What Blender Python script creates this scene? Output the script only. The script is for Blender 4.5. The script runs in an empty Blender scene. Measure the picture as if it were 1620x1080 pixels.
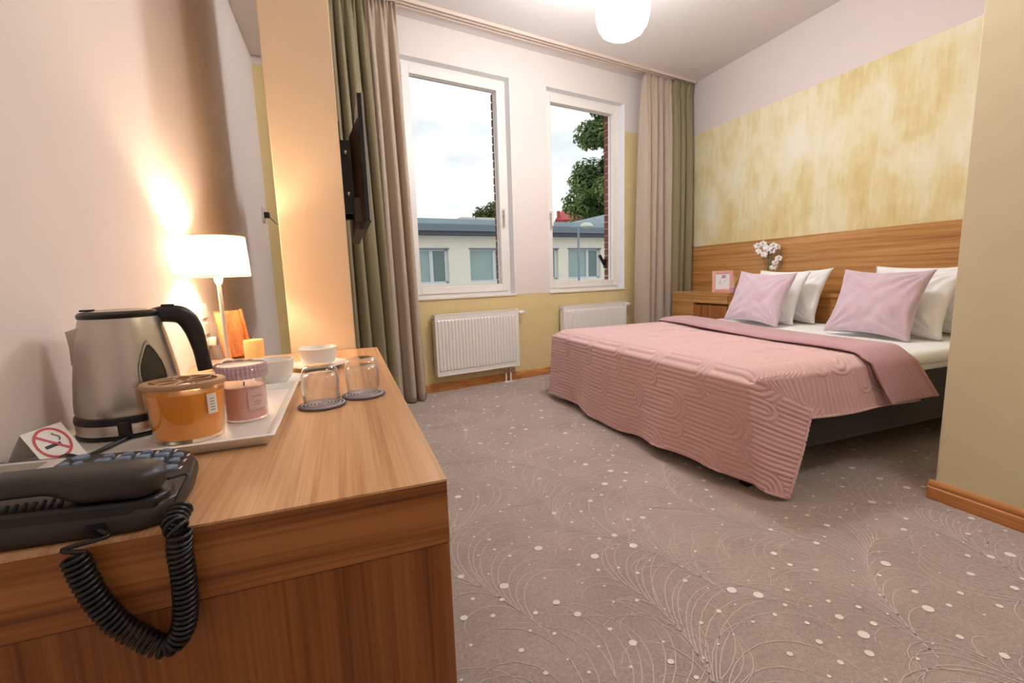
import bpy, bmesh, math, random
import numpy as np
from mathutils import Vector, Matrix, noise
from math import sin, cos, pi, radians, hypot, atan2, sqrt
random.seed(7)
rnd = random.random
scene = bpy.context.scene
COL = scene.collection

# ------------------------------------------------------------------ camera
EYE = np.array([0, 0, .98])
FPX = 716.2
_yaw, _pit, _rol = radians(20.048), radians(-7.992), radians(-1.865)
_f = np.array([sin(_yaw)*cos(_pit), cos(_yaw)*cos(_pit), sin(_pit)])
_r = np.cross(_f, [0, 0, 1]); _r /= np.linalg.norm(_r); _u = np.cross(_r, _f)
CR, CU = cos(_rol)*_r + sin(_rol)*_u, -sin(_rol)*_r + cos(_rol)*_u
cam_d = bpy.data.cameras.new('camera'); cam = bpy.data.objects.new('camera', cam_d); COL.objects.link(cam)
cam.matrix_world = Matrix(((CR[0], CU[0], -_f[0], EYE[0]), (CR[1], CU[1], -_f[1], EYE[1]), (CR[2], CU[2], -_f[2], EYE[2]), (0, 0, 0, 1)))
cam_d.sensor_width = 36; cam_d.lens = FPX/1620*36; cam_d.clip_start = .02; cam_d.clip_end = 500
scene.camera = cam

# ------------------------------------------------------------------ world (bright overcast), exposure
vs = scene.view_settings
vs.view_transform = 'Standard'; vs.look = 'None'; vs.gamma = 1; vs.use_curve_mapping = False
vs.exposure = 0.66
GLOBE_L, FILL_L, LAMP_W, SKY_S = 43.0, 16.0, 5.2, 1.10
world = bpy.data.worlds.new('overcast_sky'); scene.world = world; world.use_nodes = True
wn = world.node_tree; wn.nodes.clear()
def wnode(t, **k):
    n = wn.nodes.new(t)
    for a, b in k.items(): setattr(n, a, b)
    return n
_tc = wnode('ShaderNodeTexCoord'); _mp = wnode('ShaderNodeMapping'); _mp.inputs['Scale'].default_value = (1.6, 1.6, 4.5)
_ns = wnode('ShaderNodeTexNoise'); _ns.inputs['Scale'].default_value = 2.6; _ns.inputs['Detail'].default_value = 7; _ns.inputs['Roughness'].default_value = .55
_cr = wnode('ShaderNodeValToRGB')
_cr.color_ramp.elements[0].position = .36; _cr.color_ramp.elements[0].color = (.53, .55, .565, 1)
_cr.color_ramp.elements[1].position = .62; _cr.color_ramp.elements[1].color = (.70, .70, .70, 1)
_bg = wnode('ShaderNodeBackground'); _bg.inputs['Strength'].default_value = SKY_S; _wo = wnode('ShaderNodeOutputWorld')
for a, b in ((_tc.outputs['Generated'], _mp.inputs[0]), (_mp.outputs[0], _ns.inputs['Vector']), (_ns.outputs['Fac'], _cr.inputs[0]), (_cr.outputs[0], _bg.inputs[0]), (_bg.outputs[0], _wo.inputs[0])):
    wn.links.new(a, b)

# ------------------------------------------------------------------ pixel to place helpers
def ray(px, py): return (px-810)/FPX*CR - (py-540)/FPX*CU + _f
def onz(px, py, z): d = ray(px, py); return EYE + d*((z-EYE[2])/d[2])
def onx(px, py, x): d = ray(px, py); return EYE + d*(x/d[0])
def ony(px, py, y): d = ray(px, py); return EYE + d*(y/d[1])
# window wall runs at a slant: Y = WD + WS * X
WD, WS = 3.7955, .181
_c = 1/sqrt(1+WS*WS); E1 = np.array([_c, WS*_c, 0]); NW = np.array([-WS*_c, _c, 0])
def wpt(X0, off=0., z=0.):
    return np.array([X0, WD+WS*X0, 0]) + NW*off + np.array([0, 0, z])

# ------------------------------------------------------------------ materials
def s2l(c):
    return tuple(((v/255)/12.92 if v/255 <= .04045 else ((v/255+.055)/1.055)**2.4) for v in c) + (1,)
class NT:
    def __init__(s, name):
        s.m = bpy.data.materials.new(name); s.m.use_nodes = True; s.t = s.m.node_tree; s.t.nodes.clear()
        s.out = s.n('ShaderNodeOutputMaterial')
    def n(s, t, inp=None, **k):
        n = s.t.nodes.new(t)
        for a, b in k.items(): setattr(n, a, b)
        for a, b in (inp or {}).items():
            if isinstance(b, bpy.types.NodeSocket): s.t.links.new(b, n.inputs[a])
            else: n.inputs[a].default_value = b
        return n
    def l(s, a, b): s.t.links.new(a, b)
    def coord(s, scale=(1, 1, 1), rot=(0, 0, 0)):
        tc = s.n('ShaderNodeTexCoord'); mp = s.n('ShaderNodeMapping', {'Scale': scale, 'Rotation': rot}); s.l(tc.outputs['Object'], mp.inputs[0]); return mp.outputs[0]
    def noise(s, vec, scale, detail=3, rough=.5):
        return s.n('ShaderNodeTexNoise', {'Vector': vec, 'Scale': scale, 'Detail': detail, 'Roughness': rough}).outputs['Fac']
    def ramp(s, fac, stops):
        r = s.n('ShaderNodeValToRGB', {'Fac': fac}); e = r.color_ramp.elements
        while len(e) < len(stops): e.new(.5)
        for x, (p, c) in zip(e, stops): x.position = p; x.color = c
        return r.outputs['Color']
    def bump(s, h, strength=.2, dist=.01):
        return s.n('ShaderNodeBump', {'Height': h, 'Strength': strength, 'Distance': dist}).outputs['Normal']
    def pbr(s, **k):
        b = s.n('ShaderNodeBsdfPrincipled', k); s.l(b.outputs[0], s.out.inputs[0]); return s.m
MATS = {}
def plain(name, rgb, rough=.5, metal=0., noise_amt=0., scale=60, bump=0., bscale=200, spec=.5, **extra):
    if name in MATS: return MATS[name]
    t = NT(name); k = {'Roughness': rough, 'Metallic': metal, 'Specular IOR Level': spec}
    c = s2l(rgb); v = None
    if noise_amt or bump: v = t.coord()
    if noise_amt:
        a = tuple(min(1, x*(1+noise_amt)) for x in c[:3])+(1,); b = tuple(x*(1-noise_amt) for x in c[:3])+(1,)
        k['Base Color'] = t.ramp(t.noise(v, scale, 4), [(.3, b), (.7, a)])
    else: k['Base Color'] = c
    if bump: k['Normal'] = t.bump(t.noise(v, bscale, 3), bump, .002)
    k.update(extra)
    MATS[name] = t.pbr(**k); return MATS[name]
def wood(name, axis, light, mid, dark, rough=.35, k=1.0):
    if name in MATS: return MATS[name]
    t = NT(name); i = 'XYZ'.index(axis)
    sc = [26*k]*3; sc[i] = .55*k; v = t.coord(tuple(sc))
    sf = [150*k]*3; sf[i] = 2.0*k; vf = t.coord(tuple(sf))
    a = t.noise(v, 1.6, 4, .55); b = t.noise(vf, 1.5, 3, .6)
    mx = t.n('ShaderNodeMath', {0: a, 1: .62}, operation='MULTIPLY'); my = t.n('ShaderNodeMath', {0: b, 1: .38}, operation='MULTIPLY')
    sm = t.n('ShaderNodeMath', {0: mx.outputs[0], 1: my.outputs[0]}, operation='ADD').outputs[0]
    colr = t.ramp(sm, [(.34, s2l(dark)), (.46, s2l(mid)), (.60, s2l(light))])
    MATS[name] = t.pbr(**{'Base Color': colr, 'Roughness': rough, 'Normal': t.bump(b, .05, .001), 'Specular IOR Level': .35}); return MATS[name]
def glass(name, tint=(1, 1, 1), refl=1.0, edge=0.0):
    """thin clear glass: see-through with Fresnel reflection"""
    if name in MATS: return MATS[name]
    t = NT(name)
    gl = t.n('ShaderNodeBsdfGlossy', {'Color': (1, 1, 1, 1), 'Roughness': .03})
    fc = t.n('ShaderNodeLayerWeight', {'Blend': .5}).outputs['Facing']
    p5 = t.n('ShaderNodeMath', {0: fc, 1: 4.0}, operation='POWER').outputs[0]
    fac = t.n('ShaderNodeMath', {0: p5, 1: .8*refl, 2: .04*refl}, operation='MULTIPLY_ADD', use_clamp=True).outputs[0]
    # longer way through the glass at grazing angles absorbs a little more
    e3 = t.n('ShaderNodeMath', {0: fc, 1: 3.0}, operation='POWER').outputs[0]
    tcol = t.n('ShaderNodeMixRGB', {0: e3, 1: tint+(1,), 2: tuple(x*(1-edge) for x in tint)+(1,)}).outputs[0]
    tr = t.n('ShaderNodeBsdfTransparent', {'Color': tcol})
    mix = t.n('ShaderNodeMixShader', {0: fac, 1: tr.outputs[0], 2: gl.outputs[0]}); t.l(mix.outputs[0], t.out.inputs[0])
    MATS[name] = t.m; return t.m
def emit(name, rgb, strength):
    t = NT(name); e = t.n('ShaderNodeEmission', {'Color': rgb+(1,), 'Strength': strength}); t.l(e.outputs[0], t.out.inputs[0]); MATS[name] = t.m; return t.m
def cloth(name, rgb, trans=.0, var=.06, scale=(260, 260, 260), bump=.15, rough=.9, sheen=.2):
    if name in MATS: return MATS[name]
    t = NT(name); c = s2l(rgb); v = t.coord(scale); n = t.noise(v, 1.0, 2)
    a = tuple(min(1, x*(1+var)) for x in c[:3])+(1,); b = tuple(x*(1-var) for x in c[:3])+(1,)
    colr = t.ramp(n, [(.3, b), (.7, a)])
    p = t.n('ShaderNodeBsdfPrincipled', {'Base Color': colr, 'Roughness': rough, 'Sheen Weight': sheen, 'Normal': t.bump(n, bump, .001), 'Specular IOR Level': .2})
    if trans:
        tl = t.n('ShaderNodeBsdfTranslucent', {'Color': colr}); mx = t.n('ShaderNodeMixShader', {0: trans, 1: p.outputs[0], 2: tl.outputs[0]}); t.l(mx.outputs[0], t.out.inputs[0])
    else: t.l(p.outputs[0], t.out.inputs[0])
    MATS[name] = t.m; return t.m

WHITE_WALL = plain('pinkish_white_paint', (228, 217, 211), .85, bump=.05, bscale=300)
CEIL_P = plain('ceiling_paint', (228, 220, 216), .9)
YELLOW = plain('yellow_paint', (222, 200, 146), .8, noise_amt=.03, scale=8)
SAND = plain('sand_paint', (222, 208, 170), .8, noise_amt=.02, scale=6)
PEACH = plain('column_paint', (226, 200, 168), .8)
WHITE_PVC = plain('white_pvc', (236, 230, 224), .35)
WHITE_REV = plain('white_reveal', (240, 240, 242), .7)
RAD_W = plain('white_enamel', (238, 232, 226), .3)
CHROME = plain('chrome', (200, 200, 200), .18, 1.)
BLACK_P = plain('black_plastic', (22, 21, 21), .35)
DARK_P = plain('charcoal_plastic', (44, 41, 40), .42)
WHITE_C = plain('white_ceramic', (236, 232, 226), .15)
PINE_B = wood('baseboard_wood', 'X', (206, 146, 88), (188, 122, 66), (160, 96, 46), .4)
PINE_BY = wood('baseboard_wood_y', 'Y', (206, 146, 88), (188, 122, 66), (160, 96, 46), .4)
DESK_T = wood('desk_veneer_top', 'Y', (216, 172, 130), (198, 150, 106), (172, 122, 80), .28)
DESK_X = wood('desk_veneer_edge_shaded', 'X', (172, 112, 62), (146, 88, 42), (100, 56, 24), .4)  # darker than the top: shade on the desk front is in the colour
DESK_Z = wood('desk_veneer_upright_shaded', 'Z', (156, 98, 52), (134, 78, 36), (102, 56, 24), .4)  # upright panels likewise, their shading painted into the veneer tone
HEAD_Y = wood('headboard_veneer', 'Y', (206, 156, 98), (186, 132, 76), (156, 102, 54), .3)
HEAD_Z = wood('nightstand_veneer', 'Z', (176, 112, 60), (146, 88, 44), (112, 64, 28), .4)
GLASS = glass('clear_glass', (1, 1, 1), 1.0)
PANE = glass('window_glass', (.98, .99, .985), .02)
STEEL = None

def mottled():
    t = NT('mottled_yellow_plaster'); v = t.coord((.9, .9, .75)); vs_ = t.coord((4.5, 4.5, 1.2)); vf = t.coord((30, 30, 2.6))
    a = t.noise(v, 1.7, 5, .62); b = t.noise(vs_, 1.6, 5, .65); c = t.noise(vf, 1.2, 4, .6)
    s1 = t.n('ShaderNodeMath', {0: a, 1: .62}, operation='MULTIPLY').outputs[0]
    s2 = t.n('ShaderNodeMath', {0: b, 1: .27, 2: s1}, operation='MULTIPLY_ADD').outputs[0]
    s3 = t.n('ShaderNodeMath', {0: c, 1: .11, 2: s2}, operation='MULTIPLY_ADD').outputs[0]
    colr = t.ramp(s3, [(.36, s2l((214, 190, 126))), (.45, s2l((226, 210, 158))), (.51, s2l((234, 224, 186))), (.59, s2l((240, 234, 212)))])
    # paint band ends in a straight edge, plain wall above
    tc = t.n('ShaderNodeTexCoord'); sx = t.n('ShaderNodeSeparateXYZ', {0: tc.outputs['Object']})
    st = t.n('ShaderNodeMath', {0: sx.outputs[2], 1: 2.483}, operation='GREATER_THAN').outputs[0]
    mx = t.n('ShaderNodeMixRGB', {0: st, 1: colr, 2: s2l((226, 214, 209))})
    return t.pbr(**{'Base Color': mx.outputs[0], 'Roughness': .75, 'Specular IOR Level': .3, 'Normal': t.bump(c, .04, .002)})
MOTTLED = mottled()
def carpet():
    t = NT('carpet_pile'); v = t.coord()
    a = t.noise(v, 330, 3, .75); b = t.noise(v, 3.2, 4, .6); c = t.noise(v, 90, 3, .6)
    s1 = t.n('ShaderNodeMath', {0: a, 1: .55}, operation='MULTIPLY').outputs[0]
    s2 = t.n('ShaderNodeMath', {0: b, 1: .2, 2: s1}, operation='MULTIPLY_ADD').outputs[0]
    s3 = t.n('ShaderNodeMath', {0: c, 1: .25, 2: s2}, operation='MULTIPLY_ADD').outputs[0]
    colr = t.ramp(s3, [(.34, s2l((138, 122, 112))), (.5, s2l((176, 158, 147))), (.66, s2l((206, 189, 177)))])
    return t.pbr(**{'Base Color': colr, 'Roughness': .95, 'Specular IOR Level': .1, 'Normal': t.bump(a, .5, .004), 'Sheen Weight': .15})
CARPET = carpet()
def brushed():
    t = NT('brushed_steel'); v = t.coord((3, 3, 90)); n = t.noise(v, 4, 3)
    r = t.n('ShaderNodeMapRange', {0: n, 3: .24, 4: .36}).outputs[0]
    return t.pbr(**{'Base Color': s2l((196, 188, 180)), 'Metallic': 1., 'Roughness': r, 'Normal': t.bump(n, .03, .001)})
STEEL = brushed()

# ------------------------------------------------------------------ geometry helpers
class G:
    def __init__(s): s.v = []; s.f = []; s.mi = []; s.cur = 0
    def add(s, vs, fs):
        o = len(s.v); s.v += [tuple(map(float, p)) for p in vs]; s.f += [tuple(i+o for i in f) for f in fs]; s.mi += [s.cur]*len(fs); return s
    def hexa(s, p):   # 8 points, bottom ring then top ring
        return s.add(p, [(3, 2, 1, 0), (4, 5, 6, 7), (0, 1, 5, 4), (1, 2, 6, 5), (2, 3, 7, 6), (3, 0, 4, 7)])
    def box(s, x0, x1, y0, y1, z0, z1):
        return s.hexa([(x0, y0, z0), (x1, y0, z0), (x1, y1, z0), (x0, y1, z0), (x0, y0, z1), (x1, y0, z1), (x1, y1, z1), (x0, y1, z1)])
    def wbox(s, a, b, o0, o1, z0, z1):   # box in the slanted window-wall frame
        q = [wpt(a, o0), wpt(b, o0), wpt(b, o1), wpt(a, o1)]
        return s.hexa([(p[0], p[1], z0) for p in q]+[(p[0], p[1], z1) for p in q])
    def lathe(s, prof, c=(0, 0, 0), n=32, sx=1, sy=1, cap=True, rip=None):
        vs = []; m = len(prof)
        for i in range(n):
            a = 2*pi*i/n; k = 1 if rip is None else None
            for j, (r, z) in enumerate(prof):
                rr = r if rip is None else rip(r, z, a)
                vs.append((c[0]+rr*cos(a)*sx, c[1]+rr*sin(a)*sy, c[2]+z))
        fs = [(i*m+j, ((i+1) % n)*m+j, ((i+1) % n)*m+j+1, i*m+j+1) for i in range(n) for j in range(m-1)]
        if cap:
            if prof[0][0] > 1e-5: fs.append(tuple(i*m for i in reversed(range(n))))
            if prof[-1][0] > 1e-5: fs.append(tuple(i*m+m-1 for i in range(n)))
        return s.add(vs, fs)
    def tube(s, path, r, n=8, cap=True, closed=False):
        P = [Vector(map(float, p)) for p in path]; m = len(P); vs = []
        up = Vector((0, 0, 1)); prev = None
        for i, p in enumerate(P):
            a = P[(i+1) % m] if (closed or i+1 < m) else P[i]; b = P[i-1] if (closed or i > 0) else P[i]
            t = (a-b).normalized()
            if prev is None:
                x = t.cross(up)
                if x.length < 1e-3: x = t.cross(Vector((1, 0, 0)))
            else: x = prev - t*prev.dot(t)
            x.normalize(); prev = x; y = t.cross(x); rr = r(i/(m-1)) if callable(r) else r
            for k in range(n):
                an = 2*pi*k/n; vs.append(p + x*(rr*cos(an)) + y*(rr*sin(an)))
        fs = [(i*n+k, i*n+(k+1) % n, ((i+1) % m)*n+(k+1) % n, ((i+1) % m)*n+k) for i in range(m if closed else m-1) for k in range(n)]
        if cap and not closed: fs += [tuple(reversed(range(n))), tuple((m-1)*n+k for k in range(n))]
        return s.add(vs, fs)
    def prism(s, poly, z0, z1, top=None):
        n = len(poly); top = top or poly
        vs = [(x, y, z0) for x, y in poly]+[(p[0], p[1], (p[2] if len(p) > 2 else z1)) for p in top]
        return s.add(vs, [tuple(reversed(range(n))), tuple(range(n, 2*n))]+[(i, (i+1) % n, n+(i+1) % n, n+i) for i in range(n)])
    def grid(s, fn, nu, nv, closed_u=False):
        vs = [fn(i/(nu if closed_u else nu-1), j/(nv-1)) for i in range(nu) for j in range(nv)]
        fs = [(i*nv+j, ((i+1) % nu)*nv+j, ((i+1) % nu)*nv+j+1, i*nv+j+1) for i in range(nu if closed_u else nu-1) for j in range(nv-1)]
        return s.add(vs, fs)
    def xform(s, M, start=0):
        s.v = s.v[:start]+[tuple(M @ Vector(p)) for p in s.v[start:]]; return s
    def build(s, name, mat, parent=None, smooth=None, bevel=0, solid=0, seg=2, rel=True, sub=0):
        me = bpy.data.meshes.new(name); o = bpy.data.objects.new(name, me)
        vv = s.v
        if parent is not None and rel == 'world':
            L = world_loc(parent); vv = [(a-L[0], b-L[1], c-L[2]) for a, b, c in s.v]
        me.from_pydata(vv, [], s.f)
        for m in (mat if isinstance(mat, (list, tuple)) else [mat]): me.materials.append(m)
        if isinstance(mat, (list, tuple)): me.polygons.foreach_set('material_index', s.mi)
        bm = bmesh.new(); bm.from_mesh(me); bmesh.ops.recalc_face_normals(bm, faces=bm.faces); bm.to_mesh(me); bm.free()
        if smooth:
            me.polygons.foreach_set('use_smooth', [True]*len(me.polygons))
            if smooth is not True: me.set_sharp_from_angle(angle=radians(smooth))
        COL.objects.link(o)
        if parent is not None: o.parent = parent
        if bevel:
            b = o.modifiers.new('bevel', 'BEVEL'); b.width = bevel; b.segments = seg; b.limit_method = 'ANGLE'; b.angle_limit = radians(35)
            if not smooth: me.polygons.foreach_set('use_smooth', [True]*len(me.polygons)); me.set_sharp_from_angle(angle=radians(50))
        if solid: m = o.modifiers.new('thickness', 'SOLIDIFY'); m.thickness = solid; m.offset = 0
        if sub: m = o.modifiers.new('sub', 'SUBSURF'); m.levels = sub; m.render_levels = sub
        return o
def world_loc(o):
    L = Vector((0, 0, 0))
    while o is not None: L = L+Vector(o.location); o = o.parent
    return L
def tag(o, label=None, cat=None, group=None, kind=None):
    if label: o['label'] = label
    if cat: o['category'] = cat
    if group: o['group'] = group
    if kind: o['kind'] = kind
    return o
def thing(name, loc, label, cat, group=None, rz=0.):
    o = bpy.data.objects.new(name, None); COL.objects.link(o); o.location = tuple(map(float, loc)); o.rotation_euler = (0, 0, rz); o.empty_display_size = .05
    return tag(o, label, cat, group)
def struct(name, label=None): 
    o = bpy.data.objects.new(name, None); COL.objects.link(o); o['kind'] = 'structure'
    if label: o['label'] = label
    return o
def S(o, label=None):
    o['kind'] = 'structure'
    if label: o['label'] = label
    return o
def bez(pts, n=24):
    """Catmull-Rom through points"""
    P = [np.array(p, float) for p in pts]; P = [2*P[0]-P[1]]+P+[2*P[-1]-P[-2]]; out = []
    for i in range(1, len(P)-2):
        for k in range(n):
            t = k/n; a, b, c, d = P[i-1:i+3]
            out.append(.5*((2*b)+(-a+c)*t+(2*a-5*b+4*c-d)*t*t+(-a+3*b-3*c+d)*t**3))
    out.append(P[-2]); return out

# ================================================================== ROOM SHELL
H = 3.037; W = 3.807; PX = 2.2687; PE = 1.084; YB = -1.7; LX = -.47
floor = S(G().box(-.62, W+.1, YB-.1, WD+WS*W+.2, -.12, 0).build('floor', CARPET), 'brown grey carpet floor with pale fern pattern and dots')
S(G().box(-.62, W+.1, YB-.1, WD+WS*W+.3, H, H+.15).build('ceiling', CEIL_P), 'pinkish white ceiling')
S(G().box(W, W+.12, PE-.1, WD+WS*W+.3, 0, H).build('wall_right', MOTTLED), 'headboard wall in mottled yellow plaster under a white band')
g = G(); g.box(LX-.15, LX, YB, WD+WS*LX+.05, 0, H); S(g.build('wall_left', WHITE_WALL), 'pale left wall behind the desk lit by the table lamp')
S(G().box(-.62, W+.1, YB-.12, YB, 0, H).build('wall_back', WHITE_WALL), 'plain wall behind the viewer')
g = G(); g.box(PX, W+.1, YB, PE, 0, H); S(g.build('wall_partition', SAND, bevel=.004), 'sand yellow partition wall beside the bed')
# soffit over the recess, and the column
S(G().box(LX+.001, -.2, 1.84, 3.70, 2.535, H-.001).build('ceiling_soffit', CEIL_P), 'lowered ceiling over the recess behind the column')
S(G().box(-.2, .027, 1.838, 2.66, 0, H-.001).build('wall_column', PEACH, bevel=.004), 'square column at the end of the desk carrying the television')

# window wall with two openings
O1 = (.549, 1.5406); O2 = (1.9345, 2.929); ZS, ZT, YT = .825, 2.7597, 2.483
XL, XR = -.62, W+.06
g = G(); TH = .16
def blk(a, b, z0, z1, m): g.cur = m; g.wbox(a, b, 0, TH, z0, z1)
blk(XL, XR, 0, ZS-.001, 1)
blk(XL, O1[0], ZS, YT, 1); blk(O1[1], O2[0], ZS, YT, 0); blk(O2[1], XR, ZS, YT, 1)
blk(XL, O1[0], YT, ZT, 0); blk(O1[1], O2[0], YT, ZT, 0); blk(O2[1], XR, YT, ZT, 0)
blk(XL, XR, ZT, H, 0)
S(g.build('wall_window', [WHITE_WALL, YELLOW]), 'window wall, white above and yellow below the sills')
# reveals (white painted), sills
g = G()
for a, b in (O1, O2):
    g.wbox(a-.001, a+.003, .0005, .10, ZS, ZT); g.wbox(b-.003, b+.001, .0005, .10, ZS, ZT); g.wbox(a, b, .0005, .10, ZT-.003, ZT+.001)
S(g.build('trim_1', WHITE_REV), 'white painted window reveals')
# brick outer leaf
BRK = plain('brick_red', (128, 78, 62), .9, noise_amt=.25, scale=30, bump=.4, bscale=120)
MORT = plain('mortar', (196, 186, 176), .95)
Q1 = (.60, 1.497); Q2 = (2.0, 2.888); QB, QT = .90, 2.74
g = G()
def ob(a, b, z0, z1): g.wbox(a, b, TH+.02, TH+.115, z0, z1)
ob(XL-.3, XR+.6, -1.6, QB); ob(XL-.3, Q1[0], QB, QT); ob(Q1[1]+.008, Q2[0], QB, QT); ob(Q2[1]+.008, XR+.6, QB, QT); ob(XL-.3, XR+.6, QT, 3.6)
outer = S(g.build('wall_exterior', MORT), 'outer brick leaf of the window wall')
bb = None
for qx in (Q1[1], Q2[1]):
    k = 0; z = QB
    while z+.065 <= QT:
        L = .11 if k % 2 else .22
        gg = G(); gg.wbox(qx-.003*rnd(), qx+L, TH+.018, TH+.12, z, z+.064); gg.build('brick', BRK, outer, bevel=.003, seg=1)
        z += .0755; k += 1

# baseboards
def profile_board(fn, h, d, mat, name, label):
    g = G(); prof = [(0, 0), (d, 0), (d, h*.62), (d*.75, h*.68), (d*.8, h*.76), (d*.55, h*.9), (d*.2, h), (0, h)]
    n = len(prof)
    vs = [fn(0, a)+np.array([0, 0, z]) for a, z in prof]+[fn(1, a)+np.array([0, 0, z]) for a, z in prof]
    g.add(vs, [tuple(range(n)), tuple(range(2*n-1, n-1, -1))]+[(i, (i+1) % n, n+(i+1) % n, n+i) for i in range(n)])
    return S(g.build(name, mat, smooth=30), label)
profile_board(lambda t, d: wpt(-.42+t*(3.70+.42), -d), .075, .018, PINE_B, 'baseboard_window', 'orange brown wooden skirting under the radiators')
profile_board(lambda t, d: np.array([PX-d, YB+.02+t*(PE+.018-YB-.02), 0]), .08, .018, PINE_BY, 'baseboard_right', 'orange brown wooden skirting along the sand partition')
profile_board(lambda t, d: np.array([PX+.001+t*1.5, PE+d, 0]), .08, .0175, PINE_B, 'baseboard_partition_end', 'orange brown wooden skirting on the partition end')

# ------------------------------------------------------------------ windows
def window(idx, a, b, handle, label):
    r = struct('window_%d' % idx, label)
    f0, f1 = .085, .155            # frame depth range
    g = G(); w = .042
    g.wbox(a, a+w, f0, f1, ZS, ZT); g.wbox(b-w, b, f0, f1, ZS, ZT); g.wbox(a+w, b-w, f0, f1, ZT-w, ZT); g.wbox(a+w, b-w, f0, f1, ZS, ZS+w)
    g.build('window_frame', WHITE_PVC, r, bevel=.003)
    s0, s1, sw = .070, .150, .064
    A, B, Z0, Z1 = a+w-.008, b-w+.008, ZS+w-.006, ZT-w+.006
    sash = G(); sash.wbox(A, A+sw, s0, s1, Z0, Z1); sash.wbox(B-sw, B, s0, s1, Z0, Z1); sash.wbox(A+sw, B-sw, s0, s1, Z1-sw, Z1); sash.wbox(A+sw, B-sw, s0, s1, Z0, Z0+sw)
    so = sash.build('sash', WHITE_PVC, r, bevel=.004)
    k = G(); e = .004   # rubber gasket line
    ia, ib, iz0, iz1 = A+sw, B-sw, Z0+sw, Z1-sw
    k.wbox(ia, ia+e, .105, .113, iz0, iz1); k.wbox(ib-e, ib, .105, .113, iz0, iz1); k.wbox(ia+e, ib-e, .105, .113, iz1-e, iz1); k.wbox(ia+e, ib-e, .105, .113, iz0, iz0+e)
    k.build('gasket', plain('grey_rubber', (190, 184, 182), .7), so)
    G().wbox(ia, ib, .108, .112, iz0, iz1).build('pane', PANE, r)
    hx = (B-sw/2) if handle == 'r' else (A+sw/2)
    h = G(); h.wbox(hx-.014, hx+.014, s0-.012, s0, 1.555, 1.635)
    ho = h.build('handle', WHITE_PVC, r, bevel=.004)
    h2 = G(); h2.wbox(hx-.009, hx+.009, s0-.045, s0-.012, 1.60, 1.618); h2.wbox(hx-.011, hx+.011, s0-.052, s0-.036, 1.48, 1.622); h2.build('lever', WHITE_PVC, ho, bevel=.004)
    G().wbox(a-.004, b+.004, -.012, .09, ZS-.012, ZS+.006).build('window_sill', WHITE_PVC, r, bevel=.003)
    hg = G()
    ox = (A-.004) if handle == 'r' else (B-.014)
    for zz in (Z0+.05, Z1-.10): hg.wbox(ox, ox+.018, s0-.012, s0+.01, zz, zz+.07)
    hg.build('hinge', WHITE_PVC, r, bevel=.002)
window(1, *O1, 'r', 'white framed window beside the left curtain showing mostly sky')
window(2, *O2, 'l', 'white framed window showing a tall tree and a street lamp')

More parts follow.
